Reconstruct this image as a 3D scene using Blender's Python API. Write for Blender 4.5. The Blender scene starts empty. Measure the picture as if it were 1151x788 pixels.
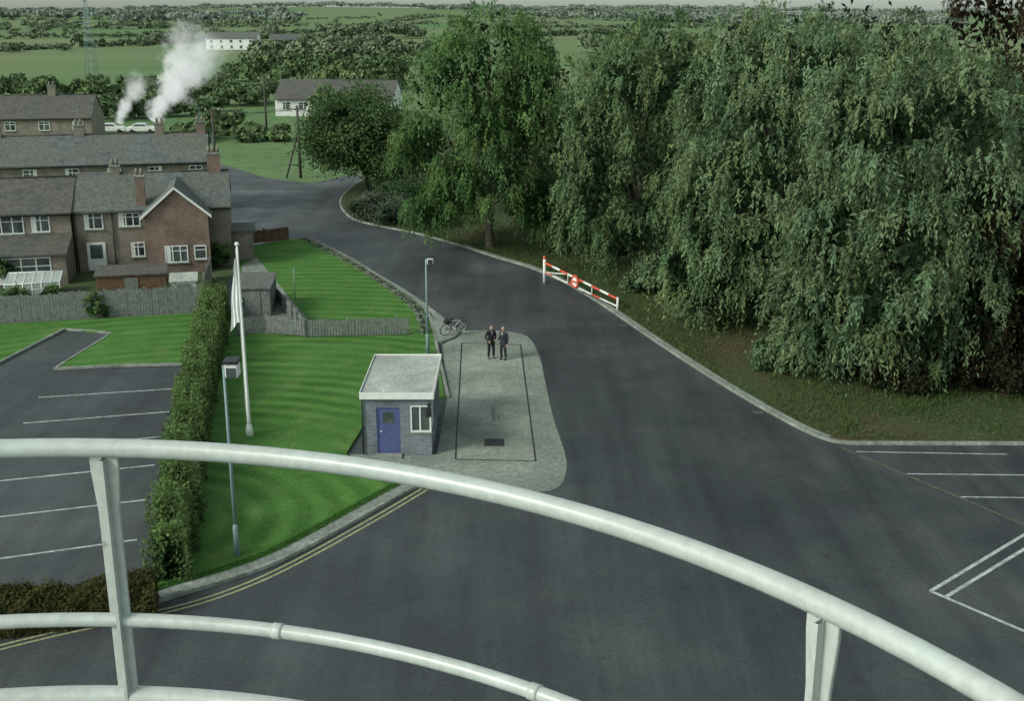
import bpy, bmesh, math, random
import numpy as np
from mathutils import Vector, Matrix
random.seed(7); rng=np.random.default_rng(7)
S=bpy.context.scene
D=bpy.data
# ---------------------------------------------------------------- camera (17 m up a tower)
H=17.0; F=1300.0; PX,PY=575.5,394.0
PITCH=math.atan(382/F); CP,SP=math.cos(PITCH),math.sin(PITCH)
cam=D.objects.new("camera",D.cameras.new("camera")); S.collection.objects.link(cam)
cam.location=(0,0,H); cam.rotation_euler=(math.pi/2-PITCH,0,0)
cam.data.sensor_width=36; cam.data.lens=36*F/1151; cam.data.clip_end=12000; cam.data.clip_start=0.05
S.camera=cam
def G(u,v,z=0.0):
    """survey: plan position (metres) of a ground feature"""
    x=u-PX; d=v-PY
    fy=F*CP-d*SP; dz=F*SP+d*CP
    t=(H-z)/dz
    return (x*t,fy*t)
def GL(l): return [G(*p) for p in l]
# ---------------------------------------------------------------- helpers
def link(o,parent=None):
    S.collection.objects.link(o)
    if parent: o.parent=parent
    return o
def empty(name,loc=(0,0,0),rz=0):
    e=D.objects.new(name,None); e.location=loc; e.rotation_euler=(0,0,rz); e.empty_display_size=.3
    return link(e)
def mk(name,verts,faces,mat,parent=None,smooth=False,loc=None):
    me=D.meshes.new(name); me.from_pydata([tuple(v) for v in verts],[],faces); me.update()
    if mat: me.materials.append(mat)
    if smooth:
        for p in me.polygons: p.use_smooth=True
    o=D.objects.new(name,me)
    if loc: o.location=loc
    return link(o,parent)
def box(name,x0,x1,y0,y1,z0,z1,mat,parent=None,bev=0):
    v=[(x0,y0,z0),(x1,y0,z0),(x1,y1,z0),(x0,y1,z0),(x0,y0,z1),(x1,y0,z1),(x1,y1,z1),(x0,y1,z1)]
    f=[(0,3,2,1),(4,5,6,7),(0,1,5,4),(1,2,6,5),(2,3,7,6),(3,0,4,7)]
    o=mk(name,v,f,mat,parent)
    if bev:
        m=o.modifiers.new("b","BEVEL"); m.width=bev; m.segments=2
    return o
def smoothline(p,n=6):
    out=[]
    for i in range(len(p)-1):
        a=p[max(i-1,0)];b=p[i];c=p[i+1];d=p[min(i+2,len(p)-1)]
        for k in range(n):
            t=k/n
            out.append(tuple(.5*((2*b[j])+(-a[j]+c[j])*t+(2*a[j]-5*b[j]+4*c[j]-d[j])*t*t+(-a[j]+3*b[j]-3*c[j]+d[j])*t**3) for j in range(len(b))))
    out.append(p[-1]); return out
def offset(line,off):
    out=[];n=len(line)
    for i in range(n):
        a=Vector(line[max(i-1,0)][:2]);b=Vector(line[min(i+1,n-1)][:2]);t=(b-a).normalized()
        nn=Vector((-t.y,t.x)); p=Vector(line[i][:2])+nn*off
        out.append((p.x,p.y))
    return out
def strip(name,line,w,z0,z1,mat,parent=None,off=0):
    """ribbon / kerb of width w along line. z1>z0 gives a solid"""
    L=offset(line,off+w/2);R=offset(line,off-w/2);n=len(line)
    v=[];f=[]
    for i in range(n):
        v+=[(L[i][0],L[i][1],z0),(L[i][0],L[i][1],z1),(R[i][0],R[i][1],z1),(R[i][0],R[i][1],z0)]
    for i in range(n-1):
        a=4*i;b=a+4
        f.append((a+1,a+2,b+2,b+1))
        if z1-z0>.02: f+=[(a,a+1,b+1,b),(a+2,a+3,b+3,b+2)]
    if z1-z0>.02: f+=[(0,3,2,1),(4*n-4,4*n-3,4*n-2,4*n-1)]
    return mk(name,v,f,mat,parent)
def prism(name,poly,z0,z1,mat,parent=None):
    bm=bmesh.new(); top=[bm.verts.new((x,y,z1)) for x,y in poly]
    bm.faces.new(top)
    if z1-z0>.02:
        bot=[bm.verts.new((x,y,z0)) for x,y in poly]; n=len(poly)
        for i in range(n): bm.faces.new((top[i],top[(i+1)%n],bot[(i+1)%n],bot[i]))
    bmesh.ops.triangulate(bm,faces=[f for f in bm.faces if len(f.verts)>4])
    bmesh.ops.recalc_face_normals(bm,faces=bm.faces)
    me=D.meshes.new(name); bm.to_mesh(me); bm.free(); 
    me.materials.append(mat); o=D.objects.new(name,me); link(o,parent)
    for p in me.polygons:
        if abs(p.normal.z)>.5 and p.normal.z<0 : me.flip_normals(); break
    return o
def tube(name,pts,r,mat,parent=None,seg=14,radii=None,closed=False):
    pts=[Vector(p) for p in pts];n=len(pts);v=[];f=[]
    up=Vector((0,0,1))
    for i,p in enumerate(pts):
        a=pts[max(i-1,0)];b=pts[min(i+1,n-1)];t=(b-a).normalized()
        ref=up if abs(t.z)<.95 else Vector((1,0,0))
        s=t.cross(ref).normalized();q=s.cross(t).normalized()
        rr=radii[i] if radii else r
        for k in range(seg):
            an=2*math.pi*k/seg; v.append(p+s*math.cos(an)*rr+q*math.sin(an)*rr)
    for i in range(n-1):
        for k in range(seg):
            f.append((i*seg+k,i*seg+(k+1)%seg,(i+1)*seg+(k+1)%seg,(i+1)*seg+k))
    f.append(tuple(range(seg))[::-1]); f.append(tuple(range((n-1)*seg,n*seg)))
    o=mk(name,v,f,mat,parent,smooth=True); return o
# ---------------------------------------------------------------- materials
def nodes(name):
    m=D.materials.new(name); m.use_nodes=True; nt=m.node_tree
    return m,nt,nt.nodes,nt.links,nt.nodes["Principled BSDF"]
def noise(N,L,vec,scale,detail=5,rough=.6):
    n=N.new("ShaderNodeTexNoise"); n.inputs["Scale"].default_value=scale; n.inputs["Detail"].default_value=detail; n.inputs["Roughness"].default_value=rough
    L.new(vec,n.inputs["Vector"]); return n.outputs["Fac"]
def ramp(N,L,fac,stops):
    r=N.new("ShaderNodeValToRGB"); L.new(fac,r.inputs[0])
    e=r.color_ramp.elements
    while len(e)<len(stops): e.new(.5)
    for i,(p,c) in enumerate(stops): e[i].position=p; e[i].color=(*c,1) if len(c)==3 else c
    return r.outputs[0]
def mix(N,L,fac,a,b,mode='MIX'):
    m=N.new("ShaderNodeMix"); m.data_type='RGBA'; m.blend_type=mode
    for s,x in ((m.inputs[0],fac),(m.inputs[6],a),(m.inputs[7],b)):
        if hasattr(x,"links"): L.new(x,s)
        else: s.default_value=x if not isinstance(x,tuple) else ((*x,1) if len(x)==3 else x)
    return m.outputs[2]
def M(name,c1,c2,scale=3,rough=.85,bump=.0,big=None,bigscale=.15,fine=None,metal=0,spec=.3,coord='P',finek=.4,specks=None):
    m,nt,N,L,B=nodes(name)
    if coord=='P': vec=N.new("ShaderNodeNewGeometry").outputs["Position"]
    else: vec=N.new("ShaderNodeTexCoord").outputs["Object"]
    f=noise(N,L,vec,scale,4)
    col=ramp(N,L,f,[(.3,c1),(.7,c2)])
    if big:
        f2=noise(N,L,vec,bigscale,4)
        k=ramp(N,L,f2,[(.38,(0,0,0)),(.62,(1,1,1))])
        col=mix(N,L,k,col,big)
    if fine:
        f3=noise(N,L,vec,fine,2,.7)
        a,b=1-finek,1+finek*.9
        col=mix(N,L,1.0,col,ramp(N,L,f3,[(.25,(a,a,a)),(.75,(b,b,b))]),'MULTIPLY')
    if specks:
        col=mix(N,L,ramp(N,L,noise(N,L,vec,specks[0],3,.6),[(specks[1],(0,0,0)),(specks[1]+.03,(1,1,1))]),col,specks[2])
    L.new(col,B.inputs["Base Color"]); B.inputs["Roughness"].default_value=rough; B.inputs["Metallic"].default_value=metal
    B.inputs["Specular IOR Level"].default_value=spec
    if bump:
        b=N.new("ShaderNodeBump"); b.inputs["Strength"].default_value=bump; b.inputs["Distance"].default_value=.02
        L.new(noise(N,L,vec,(fine or scale)*1.0,3),b.inputs["Height"]); L.new(b.outputs[0],B.inputs["Normal"])
    return m
def asphalt():
    m,nt,N,L,B=nodes("asphalt")
    vec=N.new("ShaderNodeNewGeometry").outputs["Position"]
    base=ramp(N,L,noise(N,L,vec,.10,6,.62),[(.3,(.024,.028,.033)),(.5,(.040,.046,.051)),(.72,(.070,.078,.080))])
    map_=N.new("ShaderNodeMapping"); map_.inputs["Rotation"].default_value=(0,0,math.radians(-18)); map_.inputs["Scale"].default_value=(1.2,.08,1); L.new(vec,map_.inputs[0])
    streak=ramp(N,L,noise(N,L,map_.outputs[0],.7,5),[(.35,(.74,.74,.75)),(.65,(1.27,1.26,1.24))])
    c=mix(N,L,.9,base,streak,'MULTIPLY')
    fine=ramp(N,L,noise(N,L,vec,7,6,.8),[(.3,(.58,.58,.58)),(.7,(1.42,1.42,1.42))])
    c=mix(N,L,.9,c,fine,'MULTIPLY')
    o=ramp(N,L,noise(N,L,vec,1.1,3),[(.62,(1,1,1)),(.72,(.62,.62,.62))])
    c=mix(N,L,.7,c,o,'MULTIPLY')
    v=N.new("ShaderNodeTexVoronoi"); v.feature='DISTANCE_TO_EDGE'; v.inputs["Scale"].default_value=.11
    w=N.new("ShaderNodeVectorMath"); w.operation='ADD'; nn=N.new("ShaderNodeTexNoise"); nn.inputs["Scale"].default_value=.8; L.new(vec,nn.inputs[0]); L.new(vec,w.inputs[0]); L.new(nn.outputs["Color"],w.inputs[1]); L.new(w.outputs[0],v.inputs["Vector"])
    cr=ramp(N,L,v.outputs["Distance"],[(.0,(.6,.6,.6)),(.004,(1,1,1))])
    c=mix(N,L,.5,c,cr,'MULTIPLY')
    L.new(c,B.inputs["Base Color"]); B.inputs["Specular IOR Level"].default_value=.5
    rr=ramp(N,L,noise(N,L,vec,.25,3),[(.3,(.42,.42,.42)),(.7,(.78,.78,.78))]); L.new(rr,B.inputs["Roughness"])
    return m
m_asph=asphalt()
def lawnmat(name,c1,c2,c3,centre=(-13,36)):
    m,nt,N,L,B=nodes(name)
    vec=N.new("ShaderNodeNewGeometry").outputs["Position"]
    c=ramp(N,L,noise(N,L,vec,.35,7,.72),[(.3,c1),(.5,c2),(.72,c3)])
    c=mix(N,L,1.0,c,ramp(N,L,noise(N,L,vec,9,5,.85),[(.28,(.5,.55,.45)),(.72,(1.45,1.4,1.45))]),'MULTIPLY')
    mp=N.new("ShaderNodeMapping"); mp.inputs["Location"].default_value=(-centre[0],-centre[1],0); L.new(vec,mp.inputs[0])
    w=N.new("ShaderNodeTexWave"); w.wave_type='RINGS'; w.rings_direction='Z'; w.inputs["Scale"].default_value=.27; w.inputs["Distortion"].default_value=2.4; w.inputs["Detail"].default_value=4; w.inputs["Detail Scale"].default_value=.6
    L.new(mp.outputs[0],w.inputs[0])
    msk=ramp(N,L,noise(N,L,vec,.16,2),[(.38,(.15,.15,.15)),(.58,(1,1,1))])
    c=mix(N,L,msk,c,mix(N,L,1.0,c,ramp(N,L,w.outputs["Fac"],[(.15,(.72,.76,.72)),(.85,(1.22,1.15,1.17))]),'MULTIPLY'))
    dry=ramp(N,L,noise(N,L,vec,.8,5,.7),[(.54,(0,0,0)),(.8,(.8,.8,.8))])
    c=mix(N,L,dry,c,(.17,.20,.08))
    L.new(c,B.inputs["Base Color"]); B.inputs["Roughness"].default_value=.95; B.inputs["Specular IOR Level"].default_value=.1
    b=N.new("ShaderNodeBump"); b.inputs["Strength"].default_value=.7; b.inputs["Distance"].default_value=.06
    L.new(noise(N,L,vec,11,4,.8),b.inputs["Height"]); L.new(b.outputs[0],B.inputs["Normal"])
    return m
m_lawn=lawnmat("lawn_grass",(.054,.145,.032),(.075,.182,.042),(.105,.218,.066))
m_verge=M("verge_soil_grass",(.080,.060,.036),(.070,.074,.038),scale=.9,rough=1,bump=.8,big=(.046,.075,.032),bigscale=.11,fine=6,spec=.1)
m_field=M("meadow",(.085,.165,.065),(.115,.20,.085),scale=.05,rough=1,big=(.165,.20,.10),bigscale=.0055,fine=.5,spec=.1,finek=.25)  # field greens kept pale, painting in aerial perspective
m_garden=M("garden_ground",(.05,.09,.03),(.09,.10,.06),scale=.8,rough=1,bump=.5,fine=8,spec=.1)
m_conc=M("concrete_pad",(.20,.225,.195),(.30,.325,.285),scale=.9,rough=.9,bump=.2,big=(.17,.19,.165),bigscale=.35,fine=5,finek=.35)
m_deck=M("weighbridge_deck",(.23,.255,.215),(.32,.345,.295),scale=1.2,rough=.85,bump=.2,big=(.18,.20,.17),bigscale=.35,fine=6,finek=.35)
m_kerb=M("kerb_concrete",(.19,.21,.19),(.34,.36,.33),scale=1.6,rough=.9,bump=.2,fine=6,big=(.17,.19,.16),bigscale=.5)
m_pave=M("pavement",(.20,.22,.21),(.32,.34,.31),scale=1.2,rough=.9,bump=.2,fine=6,big=(.18,.20,.17),bigscale=.45)
m_oil=M("oil_stain",(.09,.10,.09),(.20,.22,.19),scale=4,rough=.6)
m_wpaint=M("white_road_paint",(.20,.23,.22),(.56,.59,.57),scale=2.5,rough=.8,fine=12)
m_ypaint=M("yellow_road_paint",(.24,.25,.13),(.38,.38,.20),scale=3,rough=.8,fine=12)
m_ydull=M("faded_yellow_paint",(.08,.08,.055),(.20,.18,.09),scale=3,rough=.8,fine=12)
m_white=M("white_gloss_paint",(.62,.64,.62),(.74,.76,.73),scale=3,rough=.45,coord='O')
m_rail=M("railing_paint",(.35,.39,.375),(.48,.52,.495),scale=1.6,rough=.34,fine=28,finek=.14,spec=.6,coord='O',big=(.41,.435,.41),bigscale=5,specks=(22,.70,(.28,.27,.23)))
m_post=M("lamp_post_paint",(.16,.24,.25),(.22,.31,.32),scale=4,rough=.55,coord='O')
m_black=M("black_metal",(.015,.016,.018),(.03,.03,.033),scale=4,rough=.5,coord='O')
m_red=M("red_paint",(.50,.07,.04),(.60,.10,.06),scale=4,rough=.5,coord='O')
m_blue=M("blue_door_paint",(.07,.085,.20),(.09,.11,.25),scale=4,rough=.5,coord='O')
m_wood=M("weathered_timber",(.12,.135,.13),(.22,.235,.22),scale=4,rough=.95,bump=.4,fine=15)
m_brownwood=M("brown_timber",(.10,.06,.04),(.16,.10,.06),scale=4,rough=.95,fine=15)
m_slate=M("roof_slate",(.080,.092,.095),(.135,.15,.148),scale=1.2,rough=.8,bump=.3,big=(.115,.12,.10),bigscale=.3,fine=4)
m_slate2=M("roof_tile_brownish",(.065,.068,.066),(.115,.112,.106),scale=1.2,rough=.85,bump=.3,fine=4,big=(.10,.095,.08),bigscale=.3)
m_roofc=M("roof_concrete",(.36,.38,.35),(.50,.51,.47),scale=1.5,rough=.9,big=(.30,.32,.29),bigscale=.7,fine=8)
m_render=M("painted_render",(.55,.56,.53),(.70,.71,.68),scale=2,rough=.9)
m_pole=M("creosoted_pole",(.05,.045,.04),(.09,.08,.07),scale=3,rough=.9)
m_bark=M("bark",(.045,.04,.03),(.10,.09,.07),scale=4,rough=1,bump=.8,fine=12)
def glass():
    m,nt,N,L,B=nodes("window_glass")
    vec=N.new("ShaderNodeNewGeometry").outputs["Position"]
    L.new(ramp(N,L,noise(N,L,vec,.9,2),[(.35,(.02,.025,.03)),(.65,(.10,.12,.12))]),B.inputs["Base Color"])
    B.inputs["Roughness"].default_value=.12; B.inputs["Specular IOR Level"].default_value=.7
    return m
m_glass=glass()
def brick(name,a,b,mo,sc=1.0):
    m,nt,N,L,B=nodes(name)
    tc=N.new("ShaderNodeTexCoord").outputs["Object"]
    s=N.new("ShaderNodeSeparateXYZ"); L.new(tc,s.inputs[0])
    ad=N.new("ShaderNodeMath"); L.new(s.outputs[0],ad.inputs[0]); L.new(s.outputs[1],ad.inputs[1])
    cb=N.new("ShaderNodeCombineXYZ"); L.new(ad.outputs[0],cb.inputs[0]); L.new(s.outputs[2],cb.inputs[1])
    t=N.new("ShaderNodeTexBrick"); L.new(cb.outputs[0],t.inputs["Vector"])
    t.inputs["Scale"].default_value=1; t.inputs["Brick Width"].default_value=.225*sc; t.inputs["Row Height"].default_value=.075*sc; t.inputs["Mortar Size"].default_value=.008*sc
    t.inputs["Color1"].default_value=(*a,1); t.inputs["Color2"].default_value=(*b,1); t.inputs["Mortar"].default_value=(*mo,1)
    c=mix(N,L,.9,t.outputs["Color"],ramp(N,L,noise(N,L,tc,1.0,5,.7),[(.3,(.6,.6,.6)),(.7,(1.3,1.3,1.3))]),'MULTIPLY')
    L.new(c,B.inputs["Base Color"]); B.inputs["Roughness"].default_value=.9
    return m
m_brick=brick("red_brown_brick",(.15,.09,.07),(.21,.135,.10),(.19,.17,.155))
m_brick2=brick("buff_brick",(.16,.135,.105),(.22,.185,.145),(.21,.20,.18))
m_bluebrick=brick("blue_grey_brick",(.085,.10,.125),(.14,.16,.185),(.28,.30,.31))
def leafmat(name,trans=.35):
    m,nt,N,L,B=nodes(name)
    N.remove(B)
    a=N.new("ShaderNodeAttribute"); a.attribute_name="Col"
    d=N.new("ShaderNodeBsdfDiffuse"); L.new(a.outputs["Color"],d.inputs[0])
    t=N.new("ShaderNodeBsdfTranslucent"); L.new(a.outputs["Color"],t.inputs[0])
    x=N.new("ShaderNodeMixShader"); x.inputs[0].default_value=trans
    L.new(d.outputs[0],x.inputs[1]); L.new(t.outputs[0],x.inputs[2]); L.new(x.outputs[0],N["Material Output"].inputs[0])
    return m
m_leaf=leafmat("leaves",.3)
def farleafmat():
    m,nt,N,L,B=nodes("distant_leaves"); N.remove(B)
    a=N.new("ShaderNodeAttribute"); a.attribute_name="Col"
    d=N.new("ShaderNodeBsdfDiffuse"); L.new(a.outputs["Color"],d.inputs[0]); L.new(d.outputs[0],N["Material Output"].inputs[0])
    return m
m_farleaf=farleafmat()
# ---------------------------------------------------------------- leaf meshes
def unit(a): return a/np.maximum(np.linalg.norm(a,axis=1,keepdims=True),1e-9)
def leafmesh(name,P,A,Nn,Lh,Wh,C,parent=None,mat=None):
    """P centres, A long axis, Nn approximate normal, half sizes, colours"""
    A=unit(A); B=unit(np.cross(Nn,A)); n=len(P)
    Lh=np.broadcast_to(np.asarray(Lh,float).reshape(-1,1),(n,1)); Wh=np.broadcast_to(np.asarray(Wh,float).reshape(-1,1),(n,1))
    V=np.empty((n,4,3)); V[:,0]=P-A*Lh; V[:,1]=P+B*Wh-A*Lh*.1; V[:,2]=P+A*Lh; V[:,3]=P-B*Wh-A*Lh*.1
    me=D.meshes.new(name); me.vertices.add(4*n); me.vertices.foreach_set("co",V.reshape(-1).astype(np.float32))
    me.loops.add(4*n); me.loops.foreach_set("vertex_index",np.arange(4*n,dtype=np.int32))
    me.polygons.add(n); me.polygons.foreach_set("loop_start",np.arange(0,4*n,4,dtype=np.int32))
    try: me.polygons.foreach_set("loop_total",np.full(n,4,dtype=np.int32))
    except Exception: pass
    at=me.color_attributes.new("Col","FLOAT_COLOR","POINT")
    cc=np.ones((n,4,4),np.float32); cc[:,:,:3]=np.clip(C,0,1)[:,None,:]
    at.data.foreach_set("color",cc.reshape(-1))
    me.update(calc_edges=True); me.materials.append(mat or m_leaf)
    o=D.objects.new(name,me); return link(o,parent)
def rdir(n):
    a=rng.normal(size=(n,3)); return unit(a)
def crown_points(lobes,n,shell=(.8,1.08)):
    """points on the outside of a union of ellipsoids"""
    out=[];nor=[]
    w=np.array([l[3]*l[4] for l in lobes]); w=w/w.sum()
    tries=0
    while sum(len(o) for o in out)<n and tries<40:
        tries+=1
        k=rng.choice(len(lobes),size=n,p=w); L=np.array(lobes)[k]
        d=rdir(n); s=rng.uniform(*shell,size=(n,1))
        R=np.stack([L[:,3],L[:,3],L[:,4]],1)
        p=L[:,:3]+d*R*s; ok=np.ones(n,bool)
        for l in lobes:
            q=(p-np.array(l[:3]))/np.array([l[3],l[3],l[4]])
            ok&=(np.linalg.norm(q,axis=1)>.74)
        out.append(p[ok]);nor.append(unit(d/R)[ok])
    return np.concatenate(out)[:n],np.concatenate(nor)[:n]
def trunk(parent,H_,R,lobes,r0=.4):
    pts=[(0,0,-.1),(rng.uniform(-.1,.1),rng.uniform(-.1,.1),H_*.12),(rng.uniform(-.3,.3),rng.uniform(-.3,.3),H_*.35),(0,0,H_*.75)]
    pts=smoothline(pts,4); n=len(pts)
    tube("trunk",pts,0,m_bark,parent,10,[r0*(1.35 if i==0 else 1)*(1-.8*i/n) for i in range(n)])
    for i,l in enumerate(lobes):
        z0=min(H_*(.12+.25*random.random()),max(.5,l[2]-1))
        a=(0,0,z0); b=(l[0]*.4,l[1]*.4,z0+(l[2]-z0)*.55); c=(l[0],l[1],l[2]+l[4]*.4)
        q=smoothline([a,b,c],4)
        tube("limb_%d"%i,q,0,m_bark,parent,7,[r0*.45*(1-.85*k/(len(q)-1)) for k in range(len(q))])
def willow(name,x,y,Ht,R,seed,c_lo,c_hi,nclump=330,strands=9,nleaf=12,low=.10,droop=1.5,lobes=None,leafL=.13,leafW=.042,fill=.55,lowk=.25):
    global rng
    rng=np.random.default_rng(seed); random.seed(seed)
    e=empty(name,(x,y,0))
    if lobes is None:
        lobes=[(0,0,Ht*.74,R*.50,Ht*.22)]
        k=6
        for i in range(k):
            a=2*math.pi*(i+rng.uniform(-.3,.3))/k; z=Ht*rng.uniform(.58,.78)
            lobes.append((math.cos(a)*R*.50,math.sin(a)*R*.50,z,R*rng.uniform(.28,.42),Ht*rng.uniform(.12,.18)))
        for i in range(k+1):
            a=2*math.pi*(i+rng.uniform(-.3,.3))/(k+1); z=Ht*rng.uniform(.38,.54)
            lobes.append((math.cos(a)*R*.68,math.sin(a)*R*.68,z,R*rng.uniform(.26,.40),Ht*rng.uniform(.10,.16)))
        for i in range(k+3):
            a=2*math.pi*(i+rng.uniform(-.3,.3))/(k+3); z=Ht*rng.uniform(.18,.32)
            lobes.append((math.cos(a)*R*.64,math.sin(a)*R*.64,z,R*rng.uniform(.22,.36),Ht*rng.uniform(.10,.15)))
    trunk(e,Ht,R,lobes[:9])
    P,Nn=crown_points(lobes,nclump)
    P[:,2]=np.maximum(P[:,2],Ht*low)
    n=len(P)
    cb=rng.uniform(0,1,n)**1.3
    hue=np.clip(rng.normal(0.02,.05,n),-.05,.12)
    csz=rng.uniform(.55,1.4,n)
    ci=np.repeat(np.arange(n),strands); m=len(ci)
    st=P[ci]+rng.normal(0,.28,(m,3))*csz[ci][:,None]
    outd=unit(Nn[ci]*np.array([1,1,.8])+np.array([0,0,.15])+rng.normal(0,.5,(m,3)))
    ln=droop*rng.uniform(.5,1.15,m)*csz[ci]
    si=np.repeat(np.arange(m),nleaf); t=np.tile((np.arange(nleaf)+.5)/nleaf,m)+rng.normal(0,.02,m*nleaf)
    l=ln[si][:,None]; tt=t[:,None]
    pos=st[si]+outd[si]*l*(.70*tt-.28*tt*tt)+np.array([0,0,1])*l*(.2*tt-.95*tt*tt)
    tang=outd[si]*(.70-.56*tt)+np.array([0,0,1])*(.2-1.9*tt)
    side=rdir(len(pos)); A=unit(tang)*.8+side*.6
    pos+=side*.085
    keep=pos[:,2]>.25
    nn=unit(outd[si]*1.3+np.array([0,0,.5])+rng.normal(0,.5,(len(pos),3)))
    # foliage colour runs darker low down, lighter near the top
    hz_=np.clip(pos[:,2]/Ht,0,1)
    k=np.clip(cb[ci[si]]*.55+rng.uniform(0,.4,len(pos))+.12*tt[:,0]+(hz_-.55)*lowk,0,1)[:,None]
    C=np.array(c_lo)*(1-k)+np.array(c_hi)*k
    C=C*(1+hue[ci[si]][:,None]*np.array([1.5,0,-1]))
    sz=rng.uniform(.7,1.3,len(pos))
    m2=5000  # inner leaves: shade of the crown interior put into their darker colour
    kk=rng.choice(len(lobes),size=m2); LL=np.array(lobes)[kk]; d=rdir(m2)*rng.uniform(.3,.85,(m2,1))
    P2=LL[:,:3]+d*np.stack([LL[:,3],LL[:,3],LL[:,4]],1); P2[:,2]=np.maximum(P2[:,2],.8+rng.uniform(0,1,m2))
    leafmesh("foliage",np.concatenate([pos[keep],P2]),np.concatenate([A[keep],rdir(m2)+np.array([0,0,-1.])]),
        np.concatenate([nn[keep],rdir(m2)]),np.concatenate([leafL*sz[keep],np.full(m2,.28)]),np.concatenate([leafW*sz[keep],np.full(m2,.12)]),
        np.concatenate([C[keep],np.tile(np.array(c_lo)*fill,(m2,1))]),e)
    return e
def bushy(name,x,y,Ht,R,seed,c_lo,c_hi,n=26000,leaf=.12,z0=.35,nl=9,z=0):
    """round broadleaf crown / shrub"""
    global rng
    rng=np.random.default_rng(seed); random.seed(seed)
    e=empty(name,(x,y,z)); zc=Ht*(z0+(1-z0)*.5); rz=Ht*(1-z0)*.5
    lobes=[(0,0,zc+rz*.25,R*.62,rz*.75)]
    for i in range(nl):
        a=2*math.pi*(i+rng.uniform(-.3,.3))/nl
        lobes.append((math.cos(a)*R*.58,math.sin(a)*R*.58,zc+rz*rng.uniform(-.45,.4),R*rng.uniform(.32,.46),rz*rng.uniform(.4,.55)))
    trunk(e,Ht*.9,R,lobes[:7],r0=.03*Ht)
    nc=max(40,n//110); P,Nn=crown_points(lobes,nc); nc=len(P)
    ci=rng.integers(0,nc,n); cr=R*.13
    pos=P[ci]+rng.normal(0,1,(n,3))*cr
    pos[:,2]=np.maximum(pos[:,2],.1)
    tone=rng.uniform(0,1,nc)
    k=np.clip(tone[ci]*.6+rng.uniform(0,.4,n),0,1)[:,None]
    C=np.array(c_lo)*(1-k)+np.array(c_hi)*k
    sz=rng.uniform(.7,1.3,n)*leaf
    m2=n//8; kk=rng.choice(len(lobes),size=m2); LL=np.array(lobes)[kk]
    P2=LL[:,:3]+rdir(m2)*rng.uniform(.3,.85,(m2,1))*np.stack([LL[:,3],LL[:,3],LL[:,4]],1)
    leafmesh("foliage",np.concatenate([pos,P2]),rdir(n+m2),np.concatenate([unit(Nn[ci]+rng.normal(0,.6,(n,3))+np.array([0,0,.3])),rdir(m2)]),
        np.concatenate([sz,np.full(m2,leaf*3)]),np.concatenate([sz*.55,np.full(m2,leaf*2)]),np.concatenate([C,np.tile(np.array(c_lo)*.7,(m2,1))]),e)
    return e
def hedge(name,line,w,h,c_lo,c_hi,n,leaf=.07,ragged=.12,seed=1,core=True):
    global rng
    rng=np.random.default_rng(seed)
    e=empty(name,(0,0,0))
    ln=np.array(line); seg=np.linalg.norm(np.diff(ln,axis=0),axis=1); cum=np.concatenate([[0],np.cumsum(seg)])
    def at(s):
        i=np.clip(np.searchsorted(cum,s,side='right')-1,0,len(seg)-1); t=(s-cum[i])/seg[i]
        p=ln[i]+(ln[i+1]-ln[i])*t[:,None]; d=(ln[i+1]-ln[i])/seg[i][:,None]; return p,np.stack([-d[:,1],d[:,0]],1)
    s=rng.uniform(-.25,cum[-1]+.25,n); p,nr=at(s)
    a=rng.uniform(-.1,math.pi+.1,n)
    q=rng.uniform(0,6,8)
    bumps=1+ragged*(np.sin(s*2.1+q[0])+np.sin(s*5.3+a*3+q[1])+np.sin(s*1.1+a*2+q[2])*.8+.8*np.sin(s*8.7+a*5))+rng.normal(0,.09,n)
    cx=np.sign(np.cos(a))*np.abs(np.cos(a))**.65*w/2*bumps; cz=np.abs(np.sin(a))**.65*h*(1+(bumps-1)*.9)
    low=rng.uniform(0,1,n)<.45; cz=np.where(low,rng.uniform(.05,1,n)*cz,cz)
    P=np.stack([p[:,0]+nr[:,0]*cx,p[:,1]+nr[:,1]*cx,np.maximum(cz,.06)],1)
    No=np.stack([nr[:,0]*np.cos(a),nr[:,1]*np.cos(a),np.sin(a)+.2],1)
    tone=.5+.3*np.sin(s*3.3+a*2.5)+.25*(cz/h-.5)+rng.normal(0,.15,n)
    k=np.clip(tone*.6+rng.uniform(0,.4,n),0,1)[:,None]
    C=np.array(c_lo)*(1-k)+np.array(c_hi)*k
    sz=rng.uniform(.6,1.4,n)*leaf
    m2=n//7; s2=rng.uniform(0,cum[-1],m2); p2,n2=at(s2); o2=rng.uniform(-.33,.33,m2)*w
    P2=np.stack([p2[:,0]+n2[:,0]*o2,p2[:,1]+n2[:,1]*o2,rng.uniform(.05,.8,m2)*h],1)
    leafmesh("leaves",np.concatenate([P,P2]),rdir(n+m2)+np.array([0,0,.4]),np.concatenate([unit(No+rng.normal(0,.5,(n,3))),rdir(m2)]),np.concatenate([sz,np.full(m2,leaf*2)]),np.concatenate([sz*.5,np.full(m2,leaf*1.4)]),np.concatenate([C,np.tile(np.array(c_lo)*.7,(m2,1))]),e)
    for i in range(int(cum[-1]/.9)):
        pp,_=at(np.array([.4+i*.9])); x_,y_=pp[0]
        tube("stem_%d"%i,[(x_,y_,0),(x_+random.uniform(-.1,.1),y_,h*.7)],.03,m_bark,e,5)
    return e
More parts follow.
